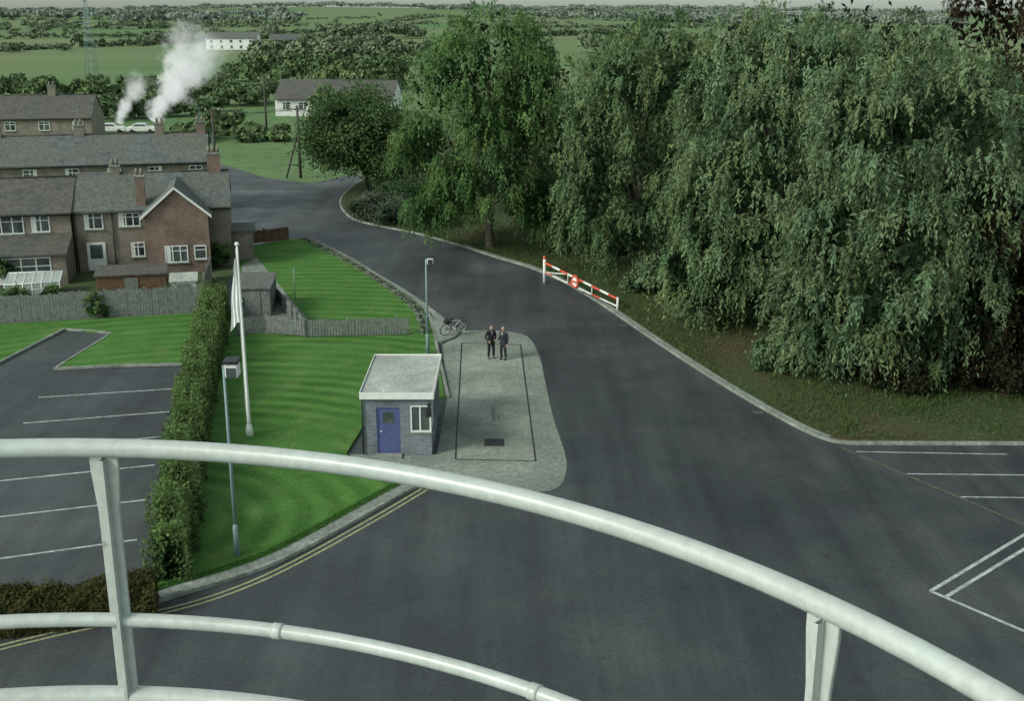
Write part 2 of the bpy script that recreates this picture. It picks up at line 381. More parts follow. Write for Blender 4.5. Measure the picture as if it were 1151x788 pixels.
# ---------------------------------------------------------------- terrain
def hgt(x,y):
    r=math.hypot(x,y)
    if r<420: return 0.0
    t=min(1,(r-420)/3000); a=math.atan2(x,y); far=min(1,max(0,(r-900)/1800))
    return 20*t**1.25*(1.0)+ (1.2*math.sin(a*9+1)+1.5*math.sin(a*4.1+r*.002))*min(1,(r-420)/600)+far*(7*math.sin(a*7.5+2.6)+3*math.sin(a*19+r*.0015))
v=[];f=[]
radii=[0.01,15,40,80,130,200,300,420,480,550,630,720,860,1000,1200,1450,1750,2100,2500,3000,3600,4300,5200,6500]
NS=180
for r in radii:
    for k in range(NS):
        a=2*math.pi*k/NS; x=r*math.sin(a);y=r*math.cos(a); v.append((x,y,hgt(x,y) if r<5000 else 8))
for i in range(len(radii)-1):
    for k in range(NS):
        f.append((i*NS+k,i*NS+(k+1)%NS,(i+1)*NS+(k+1)%NS,(i+1)*NS+k))
g=mk("ground",v,f,m_field,None,True)
if g.data.polygons[NS*3].normal.z<0: g.data.flip_normals()
# asphalt
asph=GL([(412,198),(395,196),(350,206),(300,200),(262,188),(225,180),(228,205),(262,255),(266,300),(232,352),(0,366)])+[(-60,56),(-60,-25),(90,-25),(90,47)]+GL([(1000,488),(640,300),(470,255)])
prism("road",asph,0,.004,m_asph)
gd=GL([(-100,372),(0,366),(232,353),(266,300),(262,257)])+[(-20,84),(-60,74)]
prism("garden_ground",gd,0,.005,m_garden)
# verge under the trees
kp=GL([(414,198),(398,210),(386,221),(384,232),(397,246),(425,254),(470,263),(520,277),(560,290),(600,302),(640,320),(680,344),(740,385),(800,424),(860,460),(905,484),(935,496),(960,499)])
kl=smoothline(kp,4)+[(33,44.2),(90,43.6)]
prism("grass_verge",kl+[(95,160),(-10,160)],.0,.10,m_verge)
strip("kerb",kl,.15,0,.125,m_kerb,off=-.078)
strip("pavement_edge",smoothline(GL([(520,277),(560,290),(600,302),(640,320),(680,344),(740,385),(800,424),(860,460),(905,484),(930,494)]),3),.25,.10,.104,m_pave,off=.13)
# lawn between car park hedge, hut and road
edge=smoothline(GL([(466,540),(440,553),(400,575),(350,603),(300,628),(250,646),(205,659),(168,671)]),4)
left=GL([(180,655),(193,560),(207,470),(219,400),(231,354),(262,346),(270,300),(278,280)])
top=smoothline(GL([(278,279),(320,271),(347,270),(372,281),(402,297),(450,328),(476,349),(484,366),(488,385)]),4)
lawn=top+[(-3.05,50.0),(-5.95,50.0),(-6.6,43.0)]+GL([(425,535),(450,541)])+edge+left[:-1]
prism("lawn",lawn,0,.10,m_lawn)
strip("pavement",edge,.46,0,.105,m_pave,off=.23)
strip("kerb",edge,.14,0,.125,m_kerb,off=.531)
strip("kerb",top[7:]+[(-3.0,50)],.15,0,.125,m_kerb,off=.08)
pv=smoothline(GL([(470,343),(484,356),(500,366),(516,372),(512,380),(497,386)]),4)
prism("footpath",GL([(476,349)])+pv+GL([(490,386),(485,366)]),0,.112,m_pave)
strip("footpath_edge",smoothline(GL([(395,297),(450,330),(480,352),(500,368)]),5),.35,.0,.108,m_kerb,off=.32)
yl=smoothline(GL([(480,551),(442,574),(402,597),(350,626),(300,651),(250,671),(200,686),(140,699),(60,716),(-60,746)]),4)
strip("yellow_line",yl,.09,.008,.008,m_ypaint); strip("yellow_line",yl,.09,.008,.008,m_ypaint,off=-.24)
# car park planting
cg=GL([(-80,370),(0,366),(120,359),(231,353),(219,410),(130,412),(60,416),(100,392),(126,376),(72,371),(0,408),(-80,440)])
prism("lawn",cg,0,.10,m_lawn)
strip("kerb",GL([(-80,441),(0,409),(72,371.5),(100,373),(126,376),(100,392),(62,416)]),.13,0,.125,m_kerb)
strip("kerb",GL([(62,416),(130,412.5),(217,410.5)]),.13,0,.125,m_kerb,off=-.0)
def line(name,a,b,w,mat=m_wpaint): 
    strip(name,[G(*a),tuple((Vector(G(*a))+Vector(G(*b)))/2),G(*b)],w,.008,.008,mat)
for a,b in (((43,447),(197,437)),((26,476),(190,463)),((-30,511),(182,491)),((-30,544),(174,523)),((-40,586),(166,562)),((-40,634),(154,607))): line("parking_bay_line",a,b,.11)
for a,b in (((962,508),(1132,511)),((1020,533),(1220,535)),((1080,559),(1260,561))): line("parking_bay_line",a,b,.08)
line("yellow_line",(945,503),(1200,611),.07,m_ydull)
for a,b in (((1046,665),(1200,572)),((1064,671),(1200,588)),((1046,665),(1200,731))): line("road_marking",a,b,.13)
# gully grates beside the kerbs
for u,v_ in ((700,366),(852,464)):
    x,y=G(u,v_); ge=empty("gully_grate",(x,y,.004))
    box("frame",-.24,.24,-.2,.2,0,.006,m_black,ge)
    for i in range(5): box("bar_%d"%i,-.2+.09*i,-.16+.09*i,-.17,.17,.006,.012,m_oil,ge)
# weighbridge
pad=smoothline(GL([(520,372),(560,372),(592,378),(606,400),(613,430),(622,470),(635,510),(636,532),(626,549),(600,554),(560,553),(500,548),(470,545)]),4)+GL([(458,541),(425,534)])+[(-6.5,43.1),(-3.0,43.1),(-2.95,50)]+GL([(497,388)])
prism("concrete_apron",pad,.0,.012,m_conc)
wb=empty("weighbridge")
c4=GL([(519,386),(585,388),(602,519),(512,517)])
prism("deck",c4,.012,.017,m_deck,wb)
for i in range(4):
    a,b=c4[i],c4[(i+1)%4]; strip("frame_%d"%i,[a,b],.05,.012,.03+.002*(i%2),m_black,wb)
for q in ([(553,456),(556,457),(557,466),(555,475),(553,470),(552,462)],[(559,464),(561,466),(561,474),(559,472)]):
    prism("oil_mark",smoothline(GL(q+[q[0]]),3)[:-1],.017,.0215,m_oil,wb)
mc=GL([(545,494),(566,494),(567,502),(544,502)]); prism("drain_cover",mc,.017,.034,m_black,wb)
for (a,b) in (((518,410),(583,412)),((515,450),(592,452)),((513,490),(598,492))):
    strip("joint",[G(*a),G(*b)],.02,.0185,.0185,m_oil,wb)
# ---------------------------------------------------------------- gatehouse
gh=empty("gatehouse",(-4.52,45.55,0))
w2,d2=1.33,2.52; th=.12; hz=2.42
def hb(n,*a,**k): return box(n,*a,parent=gh,**k)
yf=-d2
for i,(x0,x1,z0,z1) in enumerate([(-w2,-.84,0,hz),(-.84,.10,2.02,hz),(.10,.50,0,hz),(.50,w2,0,.98),(.50,w2,2.1,hz)]):
    hb("front_wall_%d"%i,x0,x1,yf,yf+th,z0,z1,m_bluebrick)
for i,(y0,y1,z0,z1) in enumerate([(yf+th,yf+1.3,0,.98),(yf+th,yf+1.3,2.1,hz),(yf+1.3,d2-th,0,hz)]):
    hb("side_wall_%d"%i,w2-th,w2,y0,y1,z0,z1,m_bluebrick)
hb("left_wall",-w2,-w2+th,yf+th,d2-th,0,hz,m_bluebrick); hb("back_wall",-w2,w2,d2-th,d2,0,hz,m_bluebrick)
hb("floor",-w2+th,w2-th,yf+th,d2-th,.0,.06,m_conc)
hb("roof_slab",-w2-.1,w2+.1,yf-.12,d2+.1,hz,hz+.20,m_roofc,bev=.015)
hb("roof_edge_front",-w2-.12,w2+.12,yf-.15,yf-.12,hz-.02,hz+.26,m_white); hb("roof_edge_back",-w2-.12,w2+.12,d2+.1,d2+.13,hz-.02,hz+.26,m_white)
hb("roof_edge_left",-w2-.13,-w2-.1,yf-.12,d2+.1,hz-.02,hz+.258,m_white); hb("roof_edge_right",w2+.1,w2+.13,yf-.12,d2+.1,hz-.02,hz+.258,m_white)
hb("door_frame_l",-.84,-.78,yf+.02,yf+.09,0,2.02,m_blue);hb("door_frame_r",.04,.10,yf+.02,yf+.09,0,2.02,m_blue);hb("door_frame_t",-.78,.04,yf+.02,yf+.09,1.96,2.02,m_blue)
hb("door",-.78,.04,yf+.05,yf+.085,.05,1.96,m_blue,bev=.004)
hb("door_window",-.58,-.16,yf+.035,yf+.05,1.35,1.8,m_glass); hb("door_handle",-.70,-.62,yf+.01,yf+.05,.98,1.02,m_white)
for n,x0,x1,z0,z1 in (("win_b",.50,w2,.98,1.05),("win_t",.50,w2,2.03,2.1),("win_l",.50,.57,1.05,2.03),("win_r",w2-.07,w2,1.05,2.03),("win_m",.86,.92,1.05,2.03)):
    hb(n,x0,x1,yf+.01,yf+.07,z0,z1,m_white)
hb("window_glass",.57,w2-.07,yf+.035,yf+.045,1.05,2.03,m_glass)
for n,y0,y1,z0,z1 in (("swin_b",yf+.12,yf+1.3,.98,1.05),("swin_t",yf+.12,yf+1.3,2.03,2.1),("swin_e",yf+1.23,yf+1.3,1.05,2.03),("swin_m",yf+.66,yf+.72,1.05,2.03)):
    hb(n,w2-.07,w2-.01,y0,y1,z0,z1,m_white)
hb("side_glass",w2-.045,w2-.035,yf+.1,yf+1.23,1.05,2.03,m_glass)
hb("blind",.6,.84,yf+.2,yf+.21,1.1,2.0,m_white)
hb("sill",.46,w2+.04,yf-.05,yf,.93,.98,m_conc)
hb("lamp_bracket",w2-.12,w2-.02,yf-.25,yf,2.0,2.2,m_black,bev=.01); hb("lamp_box",w2-.17,w2+.03,yf-.42,yf-.2,1.75,2.08,m_black,bev=.02)
hb("step",-.9,.16,yf-.45,yf-.002,.0,.10,m_conc,bev=.01)
tube("downpipe",[(-w2-.05,yf-.05,.1),(-w2-.05,yf-.05,hz-.03)],.035,m_black,gh,8)
# ---------------------------------------------------------------- houses
def gable(parent,tag,x0,x1,y0,y1,ev,rd,axis,wall,roof,z0=0,over=.25):
    if axis=='x':
        ym=(y0+y1)/2
        v=[(x0,y0,z0),(x1,y0,z0),(x1,y1,z0),(x0,y1,z0),(x0,y0,ev),(x1,y0,ev),(x1,y1,ev),(x0,y1,ev),(x0,ym,rd),(x1,ym,rd)]
        f=[(0,1,5,4),(2,3,7,6),(1,2,6,9,5),(3,0,4,8,7)]
        mk(tag+"_walls",v,f,wall,parent)
        s=(rd-ev)/(ym-y0); e=over
        a0,a1=x0-.12,x1+.12; t=.12
        rv=[(a0,y0-e,ev-s*e+.02),(a1,y0-e,ev-s*e+.02),(a1,ym,rd+.02),(a0,ym,rd+.02),(a0,y1+e,ev-s*e+.02),(a1,y1+e,ev-s*e+.02)]
        rv+=[(x,y,z+t) for x,y,z in rv]
        rf=[(6,7,8,9),(9,8,11,10),(0,1,7,6),(5,4,10,11),(1,2,8,7),(2,5,11,8),(0,6,9,3),(3,9,10,4),(0,3,2,1),(3,4,5,2)]
        mk(tag+"_roof",rv,rf,roof,parent)
        tube(tag+"_ridge",[(a0,ym,rd+.15),(a1,ym,rd+.15)],.09,m_slate2,parent,8)
        tube(tag+"_gutter",[(a0,y0-e-.05,ev-s*e+.02),(a1,y0-e-.05,ev-s*e+.02)],.05,m_black,parent,8)
    else:
        xm=(x0+x1)/2
        v=[(x0,y0,z0),(x1,y0,z0),(x1,y1,z0),(x0,y1,z0),(x0,y0,ev),(x1,y0,ev),(x1,y1,ev),(x0,y1,ev),(xm,y0,rd),(xm,y1,rd)]
        f=[(0,1,5,8,4),(1,2,6,5),(2,3,7,9,6),(3,0,4,7)]
        mk(tag+"_walls",v,f,wall,parent)
        s=(rd-ev)/(xm-x0);e=over;t=.12;a0,a1=y0-.18,y1
        rv=[(x0-e,a0,ev-s*e+.02),(x0-e,a1,ev-s*e+.02),(xm,a1,rd+.02),(xm,a0,rd+.02),(x1+e,a0,ev-s*e+.02),(x1+e,a1,ev-s*e+.02)]
        rv+=[(x,y,z+t) for x,y,z in rv]
        rf=[(6,7,8,9),(9,8,11,10),(0,1,7,6),(5,4,10,11),(0,6,9,3),(3,9,10,4),(0,3,2,1),(3,4,5,2)]
        mk(tag+"_roof",rv,rf,roof,parent)
        for sg,xa in ((-1,x0-e),(1,x1+e)):
            z_=ev-s*e
            bv=[(xa,a0-.04,z_-.08),(xm,a0-.04,rd-.06),(xm,a0-.04,rd+.12),(xa,a0-.04,z_+.12)]
            bv+=[(x,y+.035,z) for x,y,z in bv]
            mk(tag+"_bargeboard",bv,[(0,1,2,3),(7,6,5,4),(0,4,5,1),(3,2,6,7)],m_white,parent)
def window(parent,x,y,z,w,h,mull=1,trans=True,sill=True,axis='y'):
    """window centred at x, bottom z, on wall plane y facing -y"""
    o=.05; p=parent
    box("glass",x-w/2+.05,x+w/2-.05,y-.02,y-.008,z+.05,z+h-.05,m_glass,p)
    box("frame_b",x-w/2,x+w/2,y-o,y+.01,z,z+.07,m_white,p);box("frame_t",x-w/2,x+w/2,y-o,y+.01,z+h-.07,z+h,m_white,p)
    box("frame_l",x-w/2,x-w/2+.07,y-o,y+.01,z+.07,z+h-.07,m_white,p);box("frame_r",x+w/2-.07,x+w/2,y-o,y+.01,z+.07,z+h-.07,m_white,p)
    for i in range(mull):
        xc=x-w/2+w*(i+1)/(mull+1); box("mullion_%d"%i,xc-.035,xc+.035,y-o+.005,y+.01,z+.07,z+h-.07,m_white,p)
    if trans: 
        xs=[x-w/2+w*i/(mull+1) for i in range(mull+2)]
        for i in range(mull+1): box("transom_%d"%i,xs[i]+.07,xs[i+1]-.035,y-o+.01,y+.01,z+h*.66,z+h*.66+.05,m_white,p)
    if random.random()<.6:
        s_=random.choice((-1,1)); box("curtain",x+s_*(w/2-.07)-(.0 if s_<0 else w*.2),x+s_*(w/2-.07)+(w*.2 if s_<0 else .0),y-.027,y-.021,z+.07,z+h-.07,m_render,p)
    if sill: box("sill",x-w/2-.08,x+w/2+.08,y-.11,y+.01,z-.08,z-.002,m_conc,p)
def chimney(parent,x,y,z0,z1,w=.8,d=.55,mat=None,pots=2):
    box("chimney_stack",x-w/2,x+w/2,y-d/2,y+d/2,z0,z1,mat or m_brick,parent)
    box("chimney_cap",x-w/2-.06,x+w/2+.06,y-d/2-.06,y+d/2+.06,z1,z1+.12,m_conc,parent)
    for i in range(pots):
        xx=x+(i-(pots-1)/2)*w/max(pots,1)
        tube("chimney_pot",[(xx,y,z1+.12),(xx,y,z1+.55)],.12,m_brick2,parent,10,[.13,.10])
def aerial(parent,x,y,z):
    tube("aerial_mast",[(x,y,z),(x,y,z+1.3)],.02,m_post,parent,5); tube("aerial_boom",[(x-.5,y,z+1.25),(x+.5,y,z+1.25)],.012,m_post,parent,4)
    for i in range(5): tube("aerial_rod",[(x-.45+.22*i,y-.25,z+1.25),(x-.45+.22*i,y+.25,z+1.25)],.008,m_post,parent,4)
hx,hy=G(262,298); TH=math.radians(13)
A=empty("brick_house",(hx,hy,0),TH)
gable(A,"main",-10.2,0,0,7.5,4.15,6.0,'x',m_brick2,m_slate)
gable(A,"wing",-5.5,-1.4,-1.8,3.0,4.0,5.75,'y',m_brick,m_slate)
window(A,-8.9,0,2.9,1.2,1.15,1); window(A,-6.6,0,3.0,1.4,.95,2); window(A,-6.2,0,.9,.9,1.0,1)
box("door",-9.5,-8.3,-.06,.01,.1,2.0,m_white,A); box("door_glass",-9.3,-8.5,-.075,-.055,.9,1.85,m_glass,A)
window(A,-3.6,-1.8,.75,1.5,1.15,2); window(A,-2.05,-1.8,.9,.8,.95,0)
chimney(A,-5.75,.4,3.0,6.3,.6,.6); chimney(A,-.9,3.75,5,7.3,.9,.6,pots=3); chimney(A,-7.6,3.75,5,6.6,.6,.5,m_brick2)
aerial(A,-.9,3.9,7.3)
for x in (-7.7,-10.1): tube("downpipe",[(x,-.08,0),(x,-.08,4.0)],.045,m_black,A,6)
box("porch_wall",0.01,1.5,1.2,4.0,0,2.1,m_brick2,A); box("porch_roof",-.0,1.7,1.0,4.2,2.1,2.25,m_slate,A)
B_=empty("brick_house",(hx,hy,0),TH)
gable(B_,"main",-26,-10.32,-.3,7.2,4.15,5.9,'x',m_brick2,m_slate2)
window(B_,-14.3,-.3,2.85,2.1,1.2,2); window(B_,-12.2,-.3,2.9,1.15,1.15,1); window(B_,-18,-.3,2.85,1.6,1.2,1)
v=[(-17.5,-3.6,0),(-10.4,-3.6,0),(-10.4,-.32,0),(-17.5,-.32,0),(-17.5,-3.6,2.0),(-10.4,-3.6,2.0),(-10.4,-.32,2.6),(-17.5,-.32,2.6)]
mk("lean_to_walls",v,[(0,1,5,4),(1,2,6,5),(3,0,4,7)],m_brick2,B_)
v=[(-17.7,-3.9,1.97),(-10.25,-3.9,1.97),(-10.25,-.32,2.66),(-17.7,-.32,2.66)];v+=[(a,b,c+.12) for a,b,c in v]
mk("lean_to_roof",v,[(4,5,6,7),(0,1,5,4),(1,2,6,5),(3,0,4,7),(3,2,1,0)],m_slate2,B_)
window(B_,-13.1,-3.6,.15,3.6,1.7,3,sill=False); window(B_,-16.2,-3.6,.8,1.2,1.0,1)
chimney(B_,-20,3.45,5,7.0)
gr=empty("greenhouse",(hx,hy,0),TH)
gx0,gx1,gy0,gy1=-13.6,-10.4,-7.0,-5.2
def bar(n,a,b,p,r=.035,m=m_white): return tube(n,[a,b],r,m,p,6)
ng=7
for i in range(ng):
    x=gx0+(gx1-gx0)*i/(ng-1)
    bar("rib_%d"%i,(x,gy0,0),(x,gy0,.9),gr);bar("rafter_%d"%i,(x,gy0,.9),(x,gy1,1.25),gr)
for n,a,b in (("rail_1",(gx0,gy0,.9),(gx1,gy0,.9)),("rail_2",(gx0,gy1,1.25),(gx1,gy1,1.25)),("rail_3",(gx0,gy0,.5),(gx1,gy0,.5))): bar(n,a,b,gr)
mk("glazing",[(gx0,gy0,0),(gx1,gy0,0),(gx1,gy0,.9),(gx0,gy0,.9),(gx1,gy1,1.25),(gx0,gy1,1.25)],[(0,1,2,3),(3,2,4,5)],M("greenhouse_glass",(.28,.32,.30),(.42,.46,.43),scale=2,rough=.3),gr)
def shed(name,x,y,w,d,h,rz,wm,rm):
    e=empty(name,(x,y,0),rz)
    box("walls",-w/2,w/2,-d/2,d/2,0,h,wm,e)
    v=[(-w/2-.1,-d/2-.12,h),(w/2+.1,-d/2-.12,h),(w/2+.1,d/2+.1,h+.25),(-w/2-.1,d/2+.1,h+.25)];v+=[(a,b,c+.08) for a,b,c in v]
    mk("roof",v,[(4,5,6,7),(0,1,5,4),(1,2,6,5),(2,3,7,6),(3,0,4,7),(3,2,1,0)],rm,e)
    box("door",-.4,.4,-d/2-.04,-d/2,.05,h-.15,m_white if wm is m_brick2 else m_wood,e)
    return e
sx,sy=G(150,325); shed("garden_shed",sx,sy,4.2,1.8,1.1,TH,m_brownwood,m_slate2)
sx,sy=G(208,332); shed("garden_shed",sx,sy,1.5,1.2,1.0,TH,m_render,m_roofc)
sx,sy=G(290,350); s=shed("garden_shed",sx,sy,1.9,3.0,1.7,math.radians(4),m_wood,m_slate)
box("notice",-.75,-.55,-1.56,-1.515,.7,1.2,m_black,s); box("notice_panel",-.71,-.59,-1.575,-1.561,.95,1.15,m_white,s)
by=100; bx=-26.2
C_=empty("terraced_houses",(bx,by,0),TH)
gable(C_,"row",-30,0,0,7.5,4.6,6.6,'x',m_brick2,m_slate)
for i in range(9):
    x=-1.0-i*3.35; window(C_,x,0,3.2,1.1,1.1,1); 
    if i%2==0: window(C_,x,0,.9,1.1,1.1,1)
    if i%2: chimney(C_,x+.4,3.75,5.6,7.5,.8,.55,m_brick2)
chimney(C_,-.5,3.75,5.6,7.6,.8,.6,m_brick); aerial(C_,-10.6,3.75,7.5); aerial(C_,-.5,3.75,7.6)
E_=empty("terraced_houses",(-44,146,0),math.radians(8))
gable(E_,"row",-34,-8,0,8,4.4,6.8,'x',m_brick2,m_slate2)
for i in range(2,8):
    x=-1.6-i*4; window(E_,x,0,2.9,1.3,1.1,1)
    if i%2: chimney(E_,x+.4,4,5.9,8.0,.9,.6,m_brick2)
lx,ly=G(310,130)
L_=empty("community_hall",(lx,ly,0),math.radians(-4))
gable(L_,"hall",0,20,0,10,3.0,5.6,'x',m_render,m_slate2,over=.5)
for i in range(6): window(L_,1.8+i*3,0,1.0,1.7,1.3,1)
wx,wy=G(232,56); W_=empty("white_farmhouse",(wx,wy,hgt(wx,wy)),0)
gable(W_,"house",0,23,0,9,5.2,7.6,'x',m_white,m_slate,over=.4)
for i in range(5): 
    window(W_,2.6+i*4.4,0,3.2,1.4,1.2,0,False); window(W_,2.6+i*4.4,0,.6,1.4,1.4,0,False)
wx,wy=G(305,54); W2=empty("barn",(wx,wy,hgt(wx,wy)),.3); gable(W2,"barn",0,14,0,8,3.5,6,'x',m_brick2,m_slate,over=.4)
# ---------------------------------------------------------------- fences
def fence(name,line,h,mat,board=.16,gap=.012,posts=2.2,picket=False,z=0):
    e=empty(name)
    ln=[Vector(p) for p in line]; v=[];f=[]
    def addbox(p,d,w,t,z0,z1):
        n=Vector((-d.y,d.x)); b=len(v)
        for zz in (z0,z1):
            for s1,s2 in ((-1,-1),(1,-1),(1,1),(-1,1)):
                q=p+d*w/2*s1+n*t/2*s2; v.append((q.x,q.y,zz))
        f.extend([(b,b+1,b+5,b+4),(b+1,b+2,b+6,b+5),(b+2,b+3,b+7,b+6),(b+3,b,b+4,b+7),(b+4,b+5,b+6,b+7)])
    for i in range(len(ln)-1):
        d=(ln[i+1]-ln[i]); L_=d.length; d.normalize(); k=int(L_/(board+gap))
        nn=Vector((-d.y,d.x))
        for j in range(k):
            hh=h*(1+random.uniform(-.03,.03)+.02*math.sin(j*.35)); addbox(ln[i]+d*(j+.5)*(board+gap)+nn*random.uniform(-.012,.006),d,board,.02,z+.04,z+hh)
        for j in range(int(L_/posts)+1): addbox(ln[i]+d*min(j*posts,L_)+nn*.08,d,.11,.11,z,z+h+.08)
        for zz in (.25,.75): addbox(ln[i]+d*L_/2-nn*.0+nn*.035,d,L_,.04,z+h*zz-.04,z+h*zz+.04)
    mk("boards",v,f,mat,e); return e
fence("garden_fence",GL([(-90,371),(0,365),(120,358),(229,352)]),1.65,m_wood)
fence("picket_fence",GL([(268,379),(300,376),(345,381),(400,380),(461,378)]),.95,m_wood,board=.13,gap=.03,z=.1)
fence("picket_fence",GL([(345,381),(330,362),(305,335)]),.9,m_wood,z=.1)
fence("timber_fence",GL([(266,277),(325,271)]),1.0,m_brownwood,z=.1)
fence("timber_fence",GL([(229,352),(232,330),(238,312)]),1.3,m_wood)
prism("garden_path",GL([(272,300),(288,290),(345,360),(343,378),(275,376)]),.10,.104,m_conc)
px,py=G(332,338); wpz=empty("clothes_post",(px,py,.1)); tube("post",[(0,0,0),(0,0,1.9)],.03,m_post,wpz,8)
tube("hook",smoothline([(0,0,1.88),(.06,0,1.93),(.12,0,1.88)],4),.015,m_post,wpz,6)
# ---------------------------------------------------------------- poles and lamps
def hfor(v_base,v_top):
    y=G(PX,v_base)[1]; a=PITCH+math.atan((v_top-PY)/F); return H-y*math.tan(a)
fx,fy=G(281,492); fp=empty("flagpole",(fx,fy,.1)); fh=hfor(492,279)
n=12; tube("pole",[(0,0,fh*i/n) for i in range(n+1)],0,m_white,fp,12,[.085-.045*i/n for i in range(n+1)])
bpy.ops.mesh.primitive_uv_sphere_add(segments=16,ring_count=8,radius=.09,location=(0,0,fh+.07)); o=bpy.context.object; o.name="finial"; o.data.materials.append(m_white); o.parent=fp
tube("base",[(0,0,-.05),(0,0,.25),(0,0,.5)],.14,m_white,fp,12,[.17,.15,.09])
tube("halyard",[(-.11,0,.9),(-.06,0,fh-.1)],.008,m_white,fp,5)
v=[];f=[];nu,nv=20,30
for j in range(nv+1):
    t=j/nv; z=fh-.45-2.7*t
    for i in range(nu+1):
        s=i/nu; wd=.12+.30*t**.7
        v.append((-.06-s*wd-.02*math.sin(t*9+s*4),-.02+.035*math.sin(s*15+t*2.5),z-.5*s*s*(1-t*.3)-.05*math.sin(s*6+t*3)))
for j in range(nv):
    for i in range(nu): a=j*(nu+1)+i; f.append((a,a+1,a+nu+2,a+nu+1))
m_flag=M("flag_cloth",(.74,.77,.77),(.82,.84,.83),scale=1.2,rough=.9,coord='O')
mk("flag",v,f,m_flag,fp,True)
def lamp(name,u,vb,vt,hs=1.0,side=1):
    x,y=G(u,vb); h=hfor(vb,vt); e=empty(name,(x,y,.05))
    tube("base",[(0,0,-.05),(0,0,1.0),(0,0,1.15)],.09,m_post,e,12,[.095,.09,.055])
    tube("column",[(0,0,1.1),(0,0,h*.6),(0,0,h-.1)],.055,m_post,e,12,[.058,.05,.042])
    tube("arm",smoothline([(0,0,h-.35),(side*.05,0,h-.1),(side*.22,0,h-.05)],4),.03,m_post,e,8)
    s=hs; cx=side*.24*s
    box("lantern_body",cx-.17*s,cx+.17*s,-.2*s,.2*s,h-.38*s,h+.0,m_white,e,bev=.03)
    box("lantern_lens",cx-.13*s,cx+.13*s,-.225*s,-.2*s,h-.36*s,h-.1*s,m_glass,e,bev=.005)
    box("lantern_hood",cx-.2*s,cx+.2*s,-.25*s,.22*s,h+.001,h+.10*s,m_black,e,bev=.02)
    return e
lamp("street_lamp",267,627,409,1.15,1); lamp("street_lamp",481,400,290,.9,1)
def upole(u,vb,vt,stay=True):
    x,y=G(u,vb); h=hfor(vb,vt); e=empty("utility_pole",(x,y,0))
    tube("pole",[(0,0,0),(0,0,h)],.16,m_pole,e,8,[.17,.12]); tube("crossarm",[(-.8,0,h-.4),(.8,0,h-.4)],.06,m_pole,e,6)
    for k in (-.7,0,.7): tube("insulator",[(k,0,h-.36),(k,0,h-.1)],.05,m_white,e,6)
    if stay: tube("stay",[(-1.5,0,0),(-.1,0,h*.62)],.10,m_pole,e,6); tube("stay_rail",[(-1.1,0,.3*h*.62),(0,0,.3*h*.62)],.07,m_pole,e,6)
    return (x,y,h)
p1=upole(338,200,118); p2=upole(243,190,120,False); p3=upole(300,150,85,False)
wr=empty("overhead_wires")
for a,b in ((p1,p2),(p1,p3)):
    for k in (-.7,0,.7):
        q=[]
        for i in range(9):
            t=i/8; q.append((a[0]+k+(b[0]-a[0])*t,a[1]+(b[1]-a[1])*t,a[2]-.1+(b[2]-a[2])*t-1.2*4*t*(1-t)*.5))
        tube("wire",q,.018,m_black,wr,4)
mx,my=G(104,88); ms=empty("lattice_mast",(mx,my,0))
hh=21.0
for sx_ in (-1,1):
    for sy_ in (-1,1): tube("leg",[(sx_*1.3,sy_*1.3,0),(sx_*.25,sy_*.25,hh)],.07,m_post,ms,5)
for i in range(10):
    z0,z1=hh*i/10,hh*(i+1)/10; a=1.3-1.05*i/10;b=1.3-1.05*(i+1)/10
    for s1 in (-1,1):
        tube("brace",[(-a,s1*a,z0),(b,s1*b,z1)],.04,m_post,ms,4);tube("brace",[(a,s1*a,z0),(-b,s1*b,z1)],.04,m_post,ms,4)
for z in (14,17,20): tube("crossarm",[(-2.2,0,z),(2.2,0,z)],.07,m_post,ms,4)
